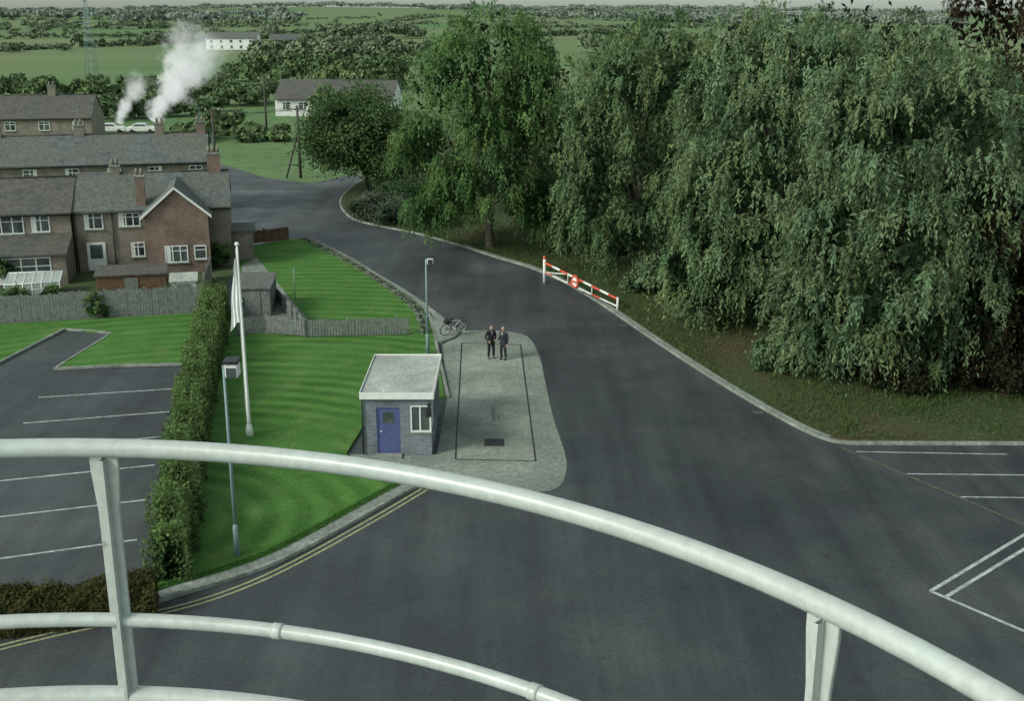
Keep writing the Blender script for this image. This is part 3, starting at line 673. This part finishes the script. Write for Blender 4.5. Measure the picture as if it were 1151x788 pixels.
# ---------------------------------------------------------------- road barrier gate
def ring(name,c,r,t,mat,parent,ax,n=24):
    pts=[]
    for i in range(n+1):
        a=2*math.pi*i/n; pts.append((c[0]+ax[0]*math.cos(a)*r,c[1]+ax[1]*math.cos(a)*r,c[2]+math.sin(a)*r))
    return tube(name,pts,t,mat,parent,8)
def gate(p0,p1,h0=1.5,sign=True):
    e=empty("road_barrier",(p0[0],p0[1],.1)); d=Vector((p1[0]-p0[0],p1[1]-p0[1],0)); L_=d.length; dn=d.normalized()
    def q(s,z,o=0): return (dn.x*s-dn.y*o,dn.y*s+dn.x*o,z)
    tube("hinge_post",[q(0,-.1),q(0,h0)],.10,m_white,e,12); tube("hinge_post_cap",[q(0,h0),q(0,h0+.18)],.11,m_red,e,12)
    tube("end_post",[q(L_,-.1),q(L_,.75)],.07,m_white,e,10)
    nseg=9
    for i in range(nseg):
        s0=.1+(L_-.1)*i/nseg; s1=.1+(L_-.1)*(i+1)/nseg; z=lambda s:1.25-(.6)*s/L_; zl=lambda s:.62-.42*s/L_
        tube("top_bar_%d"%i,[q(s0,z(s0)),q(s1,z(s1))],.075,m_red if i%2==0 else m_white,e,10)
        tube("lower_bar_%d"%i,[q(s0,zl(s0)),q(s1,zl(s1))],.05,m_white if i%3 else m_red,e,8)
        if i%3==2: tube("strut_%d"%i,[q(s1,zl(s1)),q(s1,z(s1))],.035,m_white,e,6)
    tube("brace",[q(.1,.62),q(L_*.33,1.03)],.04,m_white,e,6)
    if sign:
        c=q(L_*.46,.78,0); ax=(dn.x,dn.y); nx,ny=-dn.y,dn.x
        if ny>0: nx,ny=-nx,-ny
        cc=(c[0]+nx*.12,c[1]+ny*.12,c[2]); ring("sign_rim",cc,.36,.07,m_red,e,ax)
        dv=[(cc[0],cc[1],cc[2])]+[(cc[0]+ax[0]*math.cos(2*math.pi*i/24)*.35,cc[1]+ax[1]*math.cos(2*math.pi*i/24)*.35,cc[2]+math.sin(2*math.pi*i/24)*.35) for i in range(24)]
        mk("sign_face",dv,[(0,1+i,1+(i+1)%24) for i in range(24)],m_white,e)
        tube("sign_bar",[(cc[0]-ax[0]*.25+nx*.03,cc[1]-ax[1]*.25+ny*.03,cc[2]),(cc[0]+ax[0]*.25+nx*.03,cc[1]+ax[1]*.25+ny*.03,cc[2])],.055,m_red,e,6)
    return e
gate(G(612,318),G(694,350))
# bicycle leaning at the end of the footpath
bx0,by0=G(509,377); bk=empty("bicycle",(bx0,by0,.112),math.radians(35)); bk.rotation_euler=(math.radians(14),0,math.radians(35))
ax=(1,0)
for nm,xc in (("rear_wheel",-.52),("front_wheel",.52)):
    ring(nm+"_tyre",(xc,0,.34),.33,.026,m_black,bk,ax); ring(nm+"_rim",(xc,0,.34),.30,.018,m_white,bk,ax)
    for i in range(8):
        a=math.pi*i/8; tube(nm+"_spoke",[(xc-math.cos(a)*.3,0,.34-math.sin(a)*.3),(xc+math.cos(a)*.3,0,.34+math.sin(a)*.3)],.004,m_white,bk,4)
for nm,a,b in (("seat_tube",(-.1,0,.28),(-.2,0,.82)),("down_tube",(-.1,0,.28),(.36,0,.74)),("top_tube",(-.18,0,.76),(.34,0,.80)),("chain_stay",(-.1,0,.28),(-.52,0,.34)),("seat_stay",(-.18,0,.76),(-.52,0,.34)),("fork",(.34,0,.80),(.52,0,.34)),("stem",(.34,0,.80),(.31,0,.98)),("handlebar",(.31,-.27,1.0),(.31,.27,1.0)),("seat_post",(-.2,0,.82),(-.22,0,.92)),("crank",(-.1,-.08,.28),(.02,-.08,.16))):
    tube(nm,[a,b],.022,m_white if nm in("top_tube","down_tube","fork") else m_black,bk,8)
box("saddle",-.36,-.1,-.06,.06,.92,.97,m_black,bk,bev=.02); box("saddlebag",-.62,-.36,-.16,.16,.70,.92,m_black,bk,bev=.03)
# ---------------------------------------------------------------- cars in the village street
def car(x,y,rz,mat,z=0):
    e=empty("parked_car",(x,y,z),rz)
    prof=[(-2.1,.35),(-2.1,.8),(-1.9,.92),(-1.35,.96),(-.85,1.38),(.55,1.40),(1.05,.98),(1.95,.88),(2.1,.7),(2.1,.35)]
    n=len(prof); v=[(a,-.8*(1 if b<1 else .82),b) for a,b in prof]+[(a,.8*(1 if b<1 else .82),b) for a,b in prof]
    f=[tuple(range(n)),tuple(range(2*n-1,n-1,-1))]+[(i,i+n,(i+1)%n+n,(i+1)%n) for i in range(n)]
    o=mk("body",v,f,mat,e); m=o.modifiers.new("b","BEVEL"); m.width=.05; m.segments=2
    for s in (-1,1): mk("side_glass",[(-1.15,s*.80,1.0),(.85,s*.80,1.0),(.5,s*.70,1.33),(-.8,s*.70,1.33)],[(0,1,2,3)],m_glass,e)
    mk("windscreen",[(1.03,-.62,1.02),(1.03,.62,1.02),(.62,.56,1.36),(.62,-.56,1.36)],[(0,1,2,3)],m_glass,e)
    for a in (-1.3,1.3):
        for s in (-1,1): tube("wheel",[(a,s*.62,.31),(a,s*.83,.31)],.31,m_black,e,16)
    return e
x,y=G(125,149); car(x,y,.1,m_white); x,y=G(160,149); car(x,y,.05,m_white)
# ---------------------------------------------------------------- people
m_suit=M("dark_suit",(.012,.013,.018),(.025,.026,.032),scale=8,rough=.9,coord='O')
m_suit2=M("charcoal_suit",(.02,.022,.03),(.035,.037,.045),scale=8,rough=.9,coord='O')
m_skin=M("skin",(.42,.26,.19),(.48,.30,.22),scale=8,rough=.6,coord='O')
m_hair=M("hair",(.03,.022,.015),(.06,.04,.03),scale=30,rough=.7,coord='O')
m_hair2=M("grey_hair",(.14,.13,.12),(.22,.21,.2),scale=30,rough=.7,coord='O')
m_shirt=M("shirt",(.62,.64,.66),(.7,.72,.73),scale=8,rough=.8,coord='O')
m_tie=M("tie",(.10,.03,.03),(.14,.05,.05),scale=8,rough=.8,coord='O')
def skin(name,V,E,R,mat,parent,sub=2,root=0):
    me=D.meshes.new(name); me.from_pydata(V,E,[]); me.update()
    o=D.objects.new(name,me); link(o,parent)
    m=o.modifiers.new("skin","SKIN"); m.use_smooth_shade=True
    for i,r in enumerate(R):
        sv=me.skin_vertices[0].data[i]; sv.radius=(r,r) if not isinstance(r,tuple) else r; sv.use_root=(i==root)
    s=o.modifiers.new("sub","SUBSURF"); s.levels=sub; s.render_levels=sub
    me.materials.append(mat); return o
def ell(name,c,r,mat,parent,seg=20):
    bpy.ops.mesh.primitive_uv_sphere_add(segments=seg,ring_count=seg//2,radius=1,location=c); o=bpy.context.object; o.name=name; o.scale=r; o.data.materials.append(mat); o.parent=parent
    for p in o.data.polygons: p.use_smooth=True
    return o
def man(name,x,y,rz,suit,hair,le,lw,re,rw,lk,la,rk,ra,headturn=0,z=.02,sc=1.0):
    e=empty(name,(x,y,z),rz); e.scale=(sc,)*3
    V=[(0,0,.96),(0,0,1.10),(0,-.01,1.28),(0,0,1.42),(0,.005,1.50),
       (.185,0,1.415),le,lw,(-.185,0,1.415),re,rw,
       (.095,0,.88),lk,la,(-.095,0,.88),rk,ra]
    E=[(0,1),(1,2),(2,3),(3,4),(3,5),(5,6),(6,7),(3,8),(8,9),(9,10),(0,11),(11,12),(12,13),(0,14),(14,15),(15,16)]
    R=[(.185,.135),(.165,.125),(.19,.135),(.13,.095),.062,(.075,.075),.055,.042,(.075,.075),.055,.042,.105,.078,.062,.105,.078,.062]
    skin("suited_body",V,E,R,suit,e)
    n=18; v=[]; 
    for z_,rx,ry in ((1.08,.175,.125),(.95,.20,.145),(.80,.212,.155)):
        for k in range(n): a=2*math.pi*k/n; v.append((math.cos(a)*rx,math.sin(a)*ry,z_))
    mk("jacket_skirt",v,[(r*n+k,r*n+(k+1)%n,(r+1)*n+(k+1)%n,(r+1)*n+k) for r in range(2) for k in range(n)],suit,e,True)
    mk("shirt_front",[(-.05,-.137,1.46),(.05,-.137,1.46),(.012,-.162,1.26),(-.012,-.162,1.26)],[(0,1,2,3)],m_shirt,e)
    mk("tie",[(-.02,-.146,1.45),(.02,-.146,1.45),(.016,-.170,1.27),(-.016,-.170,1.27)],[(0,1,2,3)],m_tie,e)
    skin("neck",[(0,.005,1.46),(0,-.005,1.58)],[(0,1)],[.055,.055],m_skin,e,1)
    h=empty("head_pivot",(0,0,0)); h.parent=e; h.rotation_euler=(0,0,headturn)
    ell("head",(0,-.012,1.645),(.076,.096,.118),m_skin,h); ell("jaw",(0,-.035,1.585),(.056,.066,.055),m_skin,h,14)
    ell("hair",(0,.018,1.672),(.083,.094,.105),hair,h); ell("nose",(0,-.112,1.635),(.013,.02,.024),m_skin,h,10)
    for s in (-1,1): ell("ear",(s*.078,0,1.64),(.012,.022,.032),m_skin,h,10); ell("eye",(s*.03,-.098,1.655),(.012,.008,.008),m_black,h,8)
    ell("mouth",(0,-.098,1.588),(.024,.008,.006),m_tie,h,8)
    for el,wr_,s in ((le,lw,1),(re,rw,-1)):
        d=(Vector(wr_)-Vector(el)).normalized(); w=Vector(wr_)
        sd=d.cross(Vector((0,1,0.2))).normalized(); nr=d.cross(sd).normalized()
        skin("palm",[tuple(w),tuple(w+d*.05),tuple(w+d*.09)],[(0,1),(1,2)],[.03,(.04,.022),(.038,.018)],m_skin,e,1)
        for i,(o_,l_) in enumerate(((-.03,.07),(-.01,.082),(.01,.078),(.03,.06))):
            b=w+d*.085+sd*o_; skin("finger_%d"%i,[tuple(b),tuple(b+d*l_*.5+nr*.006),tuple(b+d*l_+nr*.025)],[(0,1),(1,2)],[.0095,.009,.0075],m_skin,e,1)
        b=w+d*.03+sd*-.035*s; skin("thumb",[tuple(b),tuple(b+d*.03+sd*-.025*s),tuple(b+d*.06+sd*-.03*s)],[(0,1),(1,2)],[.012,.011,.009],m_skin,e,1)
    for a in (la,ra): 
        skin("shoe",[(a[0],a[1]+.05,.045),(a[0],a[1]-.06,.04),(a[0],a[1]-.17,.03)],[(0,1),(1,2)],[.045,.042,.032],m_black,e)
    return e
px,py=G(552,403.5); man("man_in_dark_suit",px,py,math.radians(25),m_suit,m_hair,(.30,.08,1.14),(.17,-.10,1.02),(-.29,.05,1.14),(-.22,-.16,1.0),(.13,-.03,.49),(.15,.02,.09),(-.11,0,.49),(-.13,.03,.09),.3)
px,py=G(566,404.5); man("man_in_charcoal_suit",px,py,math.radians(-35),m_suit2,m_hair2,(.25,.03,1.13),(.27,-.08,.88),(-.25,.03,1.13),(-.20,-.20,1.02),(.11,-.02,.49),(.13,.03,.09),(-.10,-.08,.50),(-.11,-.02,.09),-.3,sc=.98)
# ---------------------------------------------------------------- platform, tower and railing
CX,CY=-1.155,.583
rl=empty("curved_railing",(CX,CY,H)); R0=2.255
def arc(r,z,a0,a1,n=160): return [(r*math.cos(a0+(a1-a0)*i/n),r*math.sin(a0+(a1-a0)*i/n),z) for i in range(n+1)]
tube("top_rail",arc(R0,-1.1,0,2*math.pi),.0252,m_rail,rl,20)
tube("middle_rail",arc(R0,-1.605,0,2*math.pi),.0195,m_rail,rl,18)
tube("bottom_rail",arc(R0,-1.845,0,2*math.pi),.030,m_rail,rl,16)
def rpost(ang,i):
    t=Vector((-math.sin(ang),math.cos(ang),0)); r_=Vector((math.cos(ang),math.sin(ang),0))
    c=r_*R0; th=.006; v=[]
    prof=[(-1.118,.038),(-1.16,.038),(-1.28,.028),(-2.2,.026)]
    for z,w in prof:
        for s,o in ((-1,-th),(1,-th),(1,th),(-1,th)):
            q=c+t*w*s+r_*o; v.append((q.x,q.y,z))
    f=[(0,3,2,1)]
    for k in range(3):
        for j in range(4): f.append((4*k+j,4*k+(j+1)%4,4*k+4+(j+1)%4,4*k+4+j))
    o=mk("post_flat_%d"%i,v,f,m_rail,rl); m=o.modifiers.new("b","BEVEL"); m.width=.002
    v=[]
    for z in (-1.125,-2.2):
        for s,o_ in ((-.25,-th),(.05,-th),(.05,-.03),(-.25,-.03)):
            q=c+t*.03*s+r_*o_; v.append((q.x,q.y,z))
    mk("post_rib_%d"%i,v,[(0,1,5,4),(1,2,6,5),(2,3,7,6),(3,0,4,7)],m_rail,rl)
def ang_for(u,v,drop):
    x=u-PX;d=v-PY;fy_=F*CP-d*SP;dz=F*SP+d*CP;t=drop/dz
    return math.atan2(fy_*t-CY,x*t-CX)
aa=[ang_for(108,520,1.12),ang_for(932,690,1.12)]
step=aa[0]-aa[1]
allang=[aa[1]+step*i for i in range(int(round(2*math.pi/step)))]
for i,a in enumerate(allang): rpost(a,i)
for (u,v_,z,r) in ((318,704,1.605,.0222),(612,769,1.605,.0222)):
    a=ang_for(u,v_,z); tube("sleeve",arc(R0,-z,a-.006,a+.006,3),r,m_rail,rl,16)
tw=empty("tower",(CX,CY,0))
m_tower=M("tower_render",(.35,.37,.35),(.45,.47,.44),scale=1,rough=.8)
tube("shaft",[(0,0,0),(0,0,H-2.4)],1.9,m_tower,tw,48); tube("platform",[(0,0,H-2.38),(0,0,H-2.2)],2.31,m_rail,tw,64)
# ---------------------------------------------------------------- vegetation
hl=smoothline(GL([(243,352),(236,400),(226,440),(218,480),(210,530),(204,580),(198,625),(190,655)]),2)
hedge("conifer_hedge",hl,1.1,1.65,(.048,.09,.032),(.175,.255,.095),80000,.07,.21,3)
hedge("beech_hedge",GL([(168,688),(60,700),(-80,716)]),1.1,1.05,(.05,.042,.02),(.10,.11,.04),36000,.05,.07,4)
hedge("flower_border",offset(top[8:],-.45)[:-2],.45,.28,(.06,.09,.04),(.40,.43,.37),14000,.045,.15,5)
G1lo,G1hi=(.052,.095,.045),(.235,.325,.18)
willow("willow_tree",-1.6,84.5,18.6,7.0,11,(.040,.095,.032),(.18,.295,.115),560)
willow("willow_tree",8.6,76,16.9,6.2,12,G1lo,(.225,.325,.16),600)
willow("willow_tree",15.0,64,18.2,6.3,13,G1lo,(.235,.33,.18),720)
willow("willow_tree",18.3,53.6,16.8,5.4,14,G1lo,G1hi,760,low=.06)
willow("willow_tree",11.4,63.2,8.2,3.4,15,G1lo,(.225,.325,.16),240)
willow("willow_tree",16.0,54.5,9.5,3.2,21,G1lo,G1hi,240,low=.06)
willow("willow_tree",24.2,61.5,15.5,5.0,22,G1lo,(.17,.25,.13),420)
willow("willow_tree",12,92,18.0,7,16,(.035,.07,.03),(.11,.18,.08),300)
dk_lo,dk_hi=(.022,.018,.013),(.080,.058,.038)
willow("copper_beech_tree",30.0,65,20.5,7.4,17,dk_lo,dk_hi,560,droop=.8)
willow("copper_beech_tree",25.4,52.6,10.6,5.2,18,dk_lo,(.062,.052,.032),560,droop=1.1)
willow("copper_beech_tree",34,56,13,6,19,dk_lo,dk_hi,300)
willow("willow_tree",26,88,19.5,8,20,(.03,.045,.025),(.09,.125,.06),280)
x,y=G(412,214); bushy("oak_tree",x,y,9.6,5.7,31,(.04,.08,.034),(.13,.20,.08),34000,.16,.12)
for i,(u,vv,h,r,lo,hi) in enumerate([(418,247,2.0,2.0,(.05,.08,.05),(.18,.20,.15)),(450,252,2.2,2.2,(.05,.08,.05),(.16,.20,.13)),(485,255,1.6,1.8,(.04,.08,.04),(.13,.19,.10)),(505,240,3.5,2.6,(.04,.08,.04),(.10,.18,.08)),(458,238,2.6,2.6,(.04,.08,.04),(.10,.17,.08)),(630,268,2.2,2.2,(.04,.10,.04),(.10,.23,.08)),(735,330,2.0,1.8,G1lo,G1hi),(600,255,2.6,2.6,(.04,.08,.04),(.09,.16,.08)),(1010,440,1.5,1.6,dk_lo,(.08,.10,.05)),(1090,436,2.4,2.2,dk_lo,(.06,.06,.035)),(1150,440,2.6,2.4,dk_lo,(.06,.055,.035)),(880,415,1.4,1.5,G1lo,(.15,.22,.12))]):
    x,y=G(u,vv); bushy("shrub",x,y,h,r,40+i,lo,hi,5200,.10,.0,7)
for i,(u,vv,h,r) in enumerate([(110,358,1.6,.7),(2,322,2.0,1.1),(150,345,1.0,.8),(246,300,1.6,.9),(20,345,1.2,.9),(60,340,1.0,.7),(190,346,1.2,.8)]):
    x,y=G(u,vv); bushy("garden_shrub",x,y,h,r,60+i,(.05,.10,.04),(.18,.28,.11),2500,.07,.0,6)
# rough grass and fallen leaves on the verge
rng=np.random.default_rng(91)
K=np.array(kl[8:]); seg=np.linalg.norm(np.diff(K,axis=0),axis=1); cum=np.concatenate([[0],np.cumsum(seg)])
nG=60000; s=rng.uniform(0,min(cum[-1],110),nG); i_=np.clip(np.searchsorted(cum,s,side='right')-1,0,len(seg)-1)
p=K[i_]+(K[i_+1]-K[i_])*((s-cum[i_])/seg[i_])[:,None]; d=(K[i_+1]-K[i_])/seg[i_][:,None]; nrm=np.stack([-d[:,1],d[:,0]],1)
o_=.30+rng.uniform(0,1,nG)**1.4*9
patch=np.sin(p[:,0]*.9+o_*1.3)+np.sin(p[:,1]*.7-o_*.8)+rng.normal(0,.6,nG); kp_=patch>-.3
p=p[kp_];nrm=nrm[kp_];o_=o_[kp_];n=len(p); hB=rng.uniform(.05,.16,n)
P_=np.concatenate([p+nrm*o_[:,None],(.10+hB*.8)[:,None]],1); Ax=np.array([0,0,1.])+rng.normal(0,.35,(n,3))
t=rng.uniform(0,1,(n,1)); C=np.array((.05,.085,.03))*(1-t)+np.array((.11,.155,.055))*t
leafmesh("verge_grass",P_,Ax,rdir(n),hB,np.full(n,.018),C)
n=9000; j=rng.integers(0,len(p),n); P_=np.concatenate([p[j]+nrm[j]*(.3+rng.uniform(0,7,(n,1))),np.full((n,1),.125)],1)
leafmesh("fallen_leaves",P_,rdir(n)*np.array([1,1,.15]),np.array([0,0,1.])+rng.normal(0,.3,(n,3)),np.full(n,.06),np.full(n,.03),np.array((.20,.15,.07))*rng.uniform(.5,1.3,(n,1)))
# long grass fringe along the lawn edge
E2=np.array(edge); segs=np.linalg.norm(np.diff(E2,axis=0),axis=1); cm=np.concatenate([[0],np.cumsum(segs)])
n=7000; s=rng.uniform(0,cm[-1],n); i_=np.clip(np.searchsorted(cm,s,side='right')-1,0,len(segs)-1); p=E2[i_]+(E2[i_+1]-E2[i_])*((s-cm[i_])/segs[i_])[:,None]
d=(E2[i_+1]-E2[i_])/segs[i_][:,None]; nr=np.stack([-d[:,1],d[:,0]],1); k=rng.uniform(-.04,.3,(n,1)); hB=rng.uniform(.015,.045,n)
P_=np.concatenate([p-nr*k,(.105+hB*.8)[:,None]],1)
leafmesh("lawn_edge_grass",P_,np.array([0,0,1.])+rng.normal(0,.35,(n,3)),rdir(n),hB,np.full(n,.014),np.array((.08,.18,.045))*rng.uniform(.7,1.4,(n,1)))
# far tree masses; distance haze is put into their paler leaf colours
def far_trees(name,items,lo,hi,leaf=.55,per=260,seed=5,cap=9):
    global rng
    rng=np.random.default_rng(seed); Ps=[];Cs=[];Ns=[];Sz=[]
    for (x,y,h,r) in items:
        z=hgt(x,y)-.4; nl=rng.integers(5,9); tone=rng.uniform(0,1)
        for k in range(nl):
            cx,cy=rng.normal(0,r*.42,2); cz=h*rng.uniform(.3,.75); rr=r*rng.uniform(.34,.56); n=per//nl
            d=rdir(n); d[:,2]=np.where(d[:,2]<-.3,-d[:,2],d[:,2]); p=np.array([x+cx,y+cy,z+cz])+d*np.array([rr,rr,h*.28])*rng.uniform(.7,1.08,(n,1))
            p[:,2]=np.maximum(p[:,2],z+.2); t=np.clip(tone*.5+rng.uniform(0,.25)+rng.uniform(0,.3,(n,1)),0,1)
            Ps.append(p);Ns.append(unit(d+rng.normal(0,.4,(n,3))));Cs.append(np.array(lo)*(1-t)+np.array(hi)*t);Sz.append(rng.uniform(.7,1.3,n)*leaf*min(cap,max(1,r/4)))
    P_=np.concatenate(Ps);s_=np.concatenate(Sz)
    return leafmesh(name,P_,rdir(len(P_)),np.concatenate(Ns),s_,s_*.7,np.concatenate(Cs),None,m_farleaf)
def row(u0,v0,u1,v1,n,h,r,jx=2):
    out=[]
    for i in range(n):
        t=(i+random.random()*.8)/n; x,y=G(u0+(u1-u0)*t,v0+(v1-v0)*t); out.append((x+random.uniform(-jx,jx),y+random.uniform(-jx,jx)*1.5,h*random.uniform(.6,1.3),r*random.uniform(.6,1.3)))
    return out
mid=row(-60,110,245,103,30,4.0,3.2,4)+row(240,122,310,112,9,4.2,3,3)+row(245,150,325,160,9,2.0,2.0)+row(300,98,460,100,16,7.5,4.5,4)+row(255,92,300,90,5,5.0,4,4)+row(340,125,445,150,8,4.5,3,3)+row(95,135,245,128,9,4.5,3)+row(200,160,250,150,5,4,2.2)+row(180,118,250,108,6,5,3.5)
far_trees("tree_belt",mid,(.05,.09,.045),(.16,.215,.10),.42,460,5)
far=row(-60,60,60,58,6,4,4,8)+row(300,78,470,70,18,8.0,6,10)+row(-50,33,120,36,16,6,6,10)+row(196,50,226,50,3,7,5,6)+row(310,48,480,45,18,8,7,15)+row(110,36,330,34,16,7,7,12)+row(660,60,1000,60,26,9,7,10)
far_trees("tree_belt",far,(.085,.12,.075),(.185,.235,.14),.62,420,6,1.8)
# hedgerows dividing the far fields
hr=[]
random.seed(78)
for (a0,r0,a1,r1) in ((-.42,560,-.20,700),(-.46,760,-.12,860),(-.30,620,-.26,900),(-.12,640,-.09,1000),(-.45,1000,.05,1120),(-.2,900,-.22,1300),(-.38,900,-.36,1300),(-.02,700,.1,760),(-.05,900,.2,1000),(-.4,1500,.3,1420),(-.1,1150,-.06,1600)):
    n=int(70)
    for i in range(n):
        t=(i+random.random())/n; a=a0+(a1-a0)*t; r=r0+(r1-r0)*t
        hr.append((r*math.sin(a),r*math.cos(a),random.uniform(2.0,4.5)*(1.8 if random.random()<.12 else 1),random.uniform(2.5,4.5)*(r/900)))
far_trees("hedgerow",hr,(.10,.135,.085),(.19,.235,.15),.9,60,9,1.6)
sky_=[]
random.seed(77)
for r in (1250,1600,2000,2600,3200):
    n=int(34+r/24)
    ph=random.uniform(0,6)
    for i in range(n):
        a=-.6+1.2*(i+random.random())/n
        if math.sin(a*14+ph)+.6*math.sin(a*31+ph*2)<.15 and r<3000: continue
        rr=r*random.uniform(.96,1.04); sky_.append((rr*math.sin(a),rr*math.cos(a),random.uniform(6,10)*(1+r/5000),random.uniform(8,15)*(1+r/2500)))
far_trees("woodland",sky_,(.15,.185,.155),(.22,.26,.215),.75,220,8,3.2)  # woodland leaf colours greyed and lightened to paint in haze
# ---------------------------------------------------------------- chimney smoke
def smoke(name,base,tip,r0,r1,dens,seed):
    b=Vector(base);t=Vector(tip);L_=(t-b).length
    e=D.objects.new(name,D.meshes.new(name)); link(e)
    n=20;v=[];f=[];K=8
    for i in range(K+1):
        for k in range(n):
            a=2*math.pi*k/n; r=(r0+(r1-r0)*i/K)*1.0; v.append((r*math.cos(a),r*math.sin(a),L_*i/K))
    for i in range(K):
        for k in range(n): f.append((i*n+k,i*n+(k+1)%n,(i+1)*n+(k+1)%n,(i+1)*n+k))
    f.append(tuple(range(n))[::-1]);f.append(tuple(range(K*n,(K+1)*n)))
    e.data.from_pydata(v,[],f); e.location=b; e.rotation_euler=(t-b).to_track_quat('Z','Y').to_euler()
    m=D.materials.new(name); m.use_nodes=True; nt=m.node_tree;N=nt.nodes;L=nt.links
    N.remove(N["Principled BSDF"]); pv=N.new("ShaderNodeVolumePrincipled"); pv.inputs["Color"].default_value=(1,1,1,1); pv.inputs["Anisotropy"].default_value=-.2
    tc=N.new("ShaderNodeTexCoord").outputs["Object"]; s=N.new("ShaderNodeSeparateXYZ"); L.new(tc,s.inputs[0])
    def ma(op,a,b_=None,c=None,cl=False):
        q=N.new("ShaderNodeMath"); q.operation=op; q.use_clamp=cl
        for i,x in enumerate((a,b_,c)):
            if x is None: continue
            if hasattr(x,"links"): L.new(x,q.inputs[i])
            else: q.inputs[i].default_value=x
        return q.outputs[0]
    zt=ma('DIVIDE',s.outputs[2],L_)
    rad=ma('SQRT',ma('ADD',ma('MULTIPLY',s.outputs[0],s.outputs[0]),ma('MULTIPLY',s.outputs[1],s.outputs[1])))
    R=ma('MULTIPLY_ADD',zt,r1-r0,r0); fall=ma('SUBTRACT',1.0,ma('DIVIDE',rad,R),cl=True)
    nz=noise(N,L,tc,.62,4,.68)
    den=ma('SUBTRACT',ma('ADD',ma('MULTIPLY',nz,1.6),ma('MULTIPLY',fall,.75)),1.04,cl=True)
    fade=ma('POWER',ma('SUBTRACT',1.0,zt,cl=True),1.2)
    dd=ma('MULTIPLY',ma('MULTIPLY',den,fade),dens)
    L.new(dd,pv.inputs["Density"])
    # emission added to stand in for daylight scattered inside the white plume
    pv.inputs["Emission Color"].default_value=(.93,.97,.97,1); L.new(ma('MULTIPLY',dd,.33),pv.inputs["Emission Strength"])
    L.new(pv.outputs[0],N["Material Output"].inputs["Volume"]); e.data.materials.append(m)
    return e
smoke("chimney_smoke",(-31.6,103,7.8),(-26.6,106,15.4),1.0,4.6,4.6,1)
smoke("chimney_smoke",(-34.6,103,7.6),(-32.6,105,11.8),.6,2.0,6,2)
# ---------------------------------------------------------------- light
SUN_EL=math.radians(34); SUN_AZ=math.radians(238)   # azimuth clockwise from +Y
w=D.worlds.new("World"); S.world=w; w.use_nodes=True; N=w.node_tree.nodes;L=w.node_tree.links
sk=N.new("ShaderNodeTexSky"); sk.sky_type='NISHITA'; sk.sun_disc=False; sk.sun_elevation=SUN_EL; sk.sun_rotation=SUN_AZ; sk.dust_density=1.5; sk.air_density=1.0; sk.ozone_density=1.0
hs=N.new("ShaderNodeHueSaturation"); hs.inputs["Saturation"].default_value=.30; hs.inputs["Value"].default_value=1.22
L.new(sk.outputs[0],hs.inputs["Color"])
tint=mix(N,L,1.0,hs.outputs[0],(.92,1.04,.95),'MULTIPLY')
L.new(tint,N["Background"].inputs[0]); N["Background"].inputs[1].default_value=.15
sl=D.lights.new("sun","SUN"); sl.energy=2.2; sl.angle=math.radians(16); sl.color=(1,.98,.86)
so=D.objects.new("sun",sl); link(so)
dv=Vector((math.sin(SUN_AZ)*math.cos(SUN_EL),math.cos(SUN_AZ)*math.cos(SUN_EL),math.sin(SUN_EL)))
so.rotation_euler=dv.to_track_quat('Z','Y').to_euler(); so.location=dv*60
S.view_settings.view_transform='Standard'; S.view_settings.look='None'; S.view_settings.exposure=0
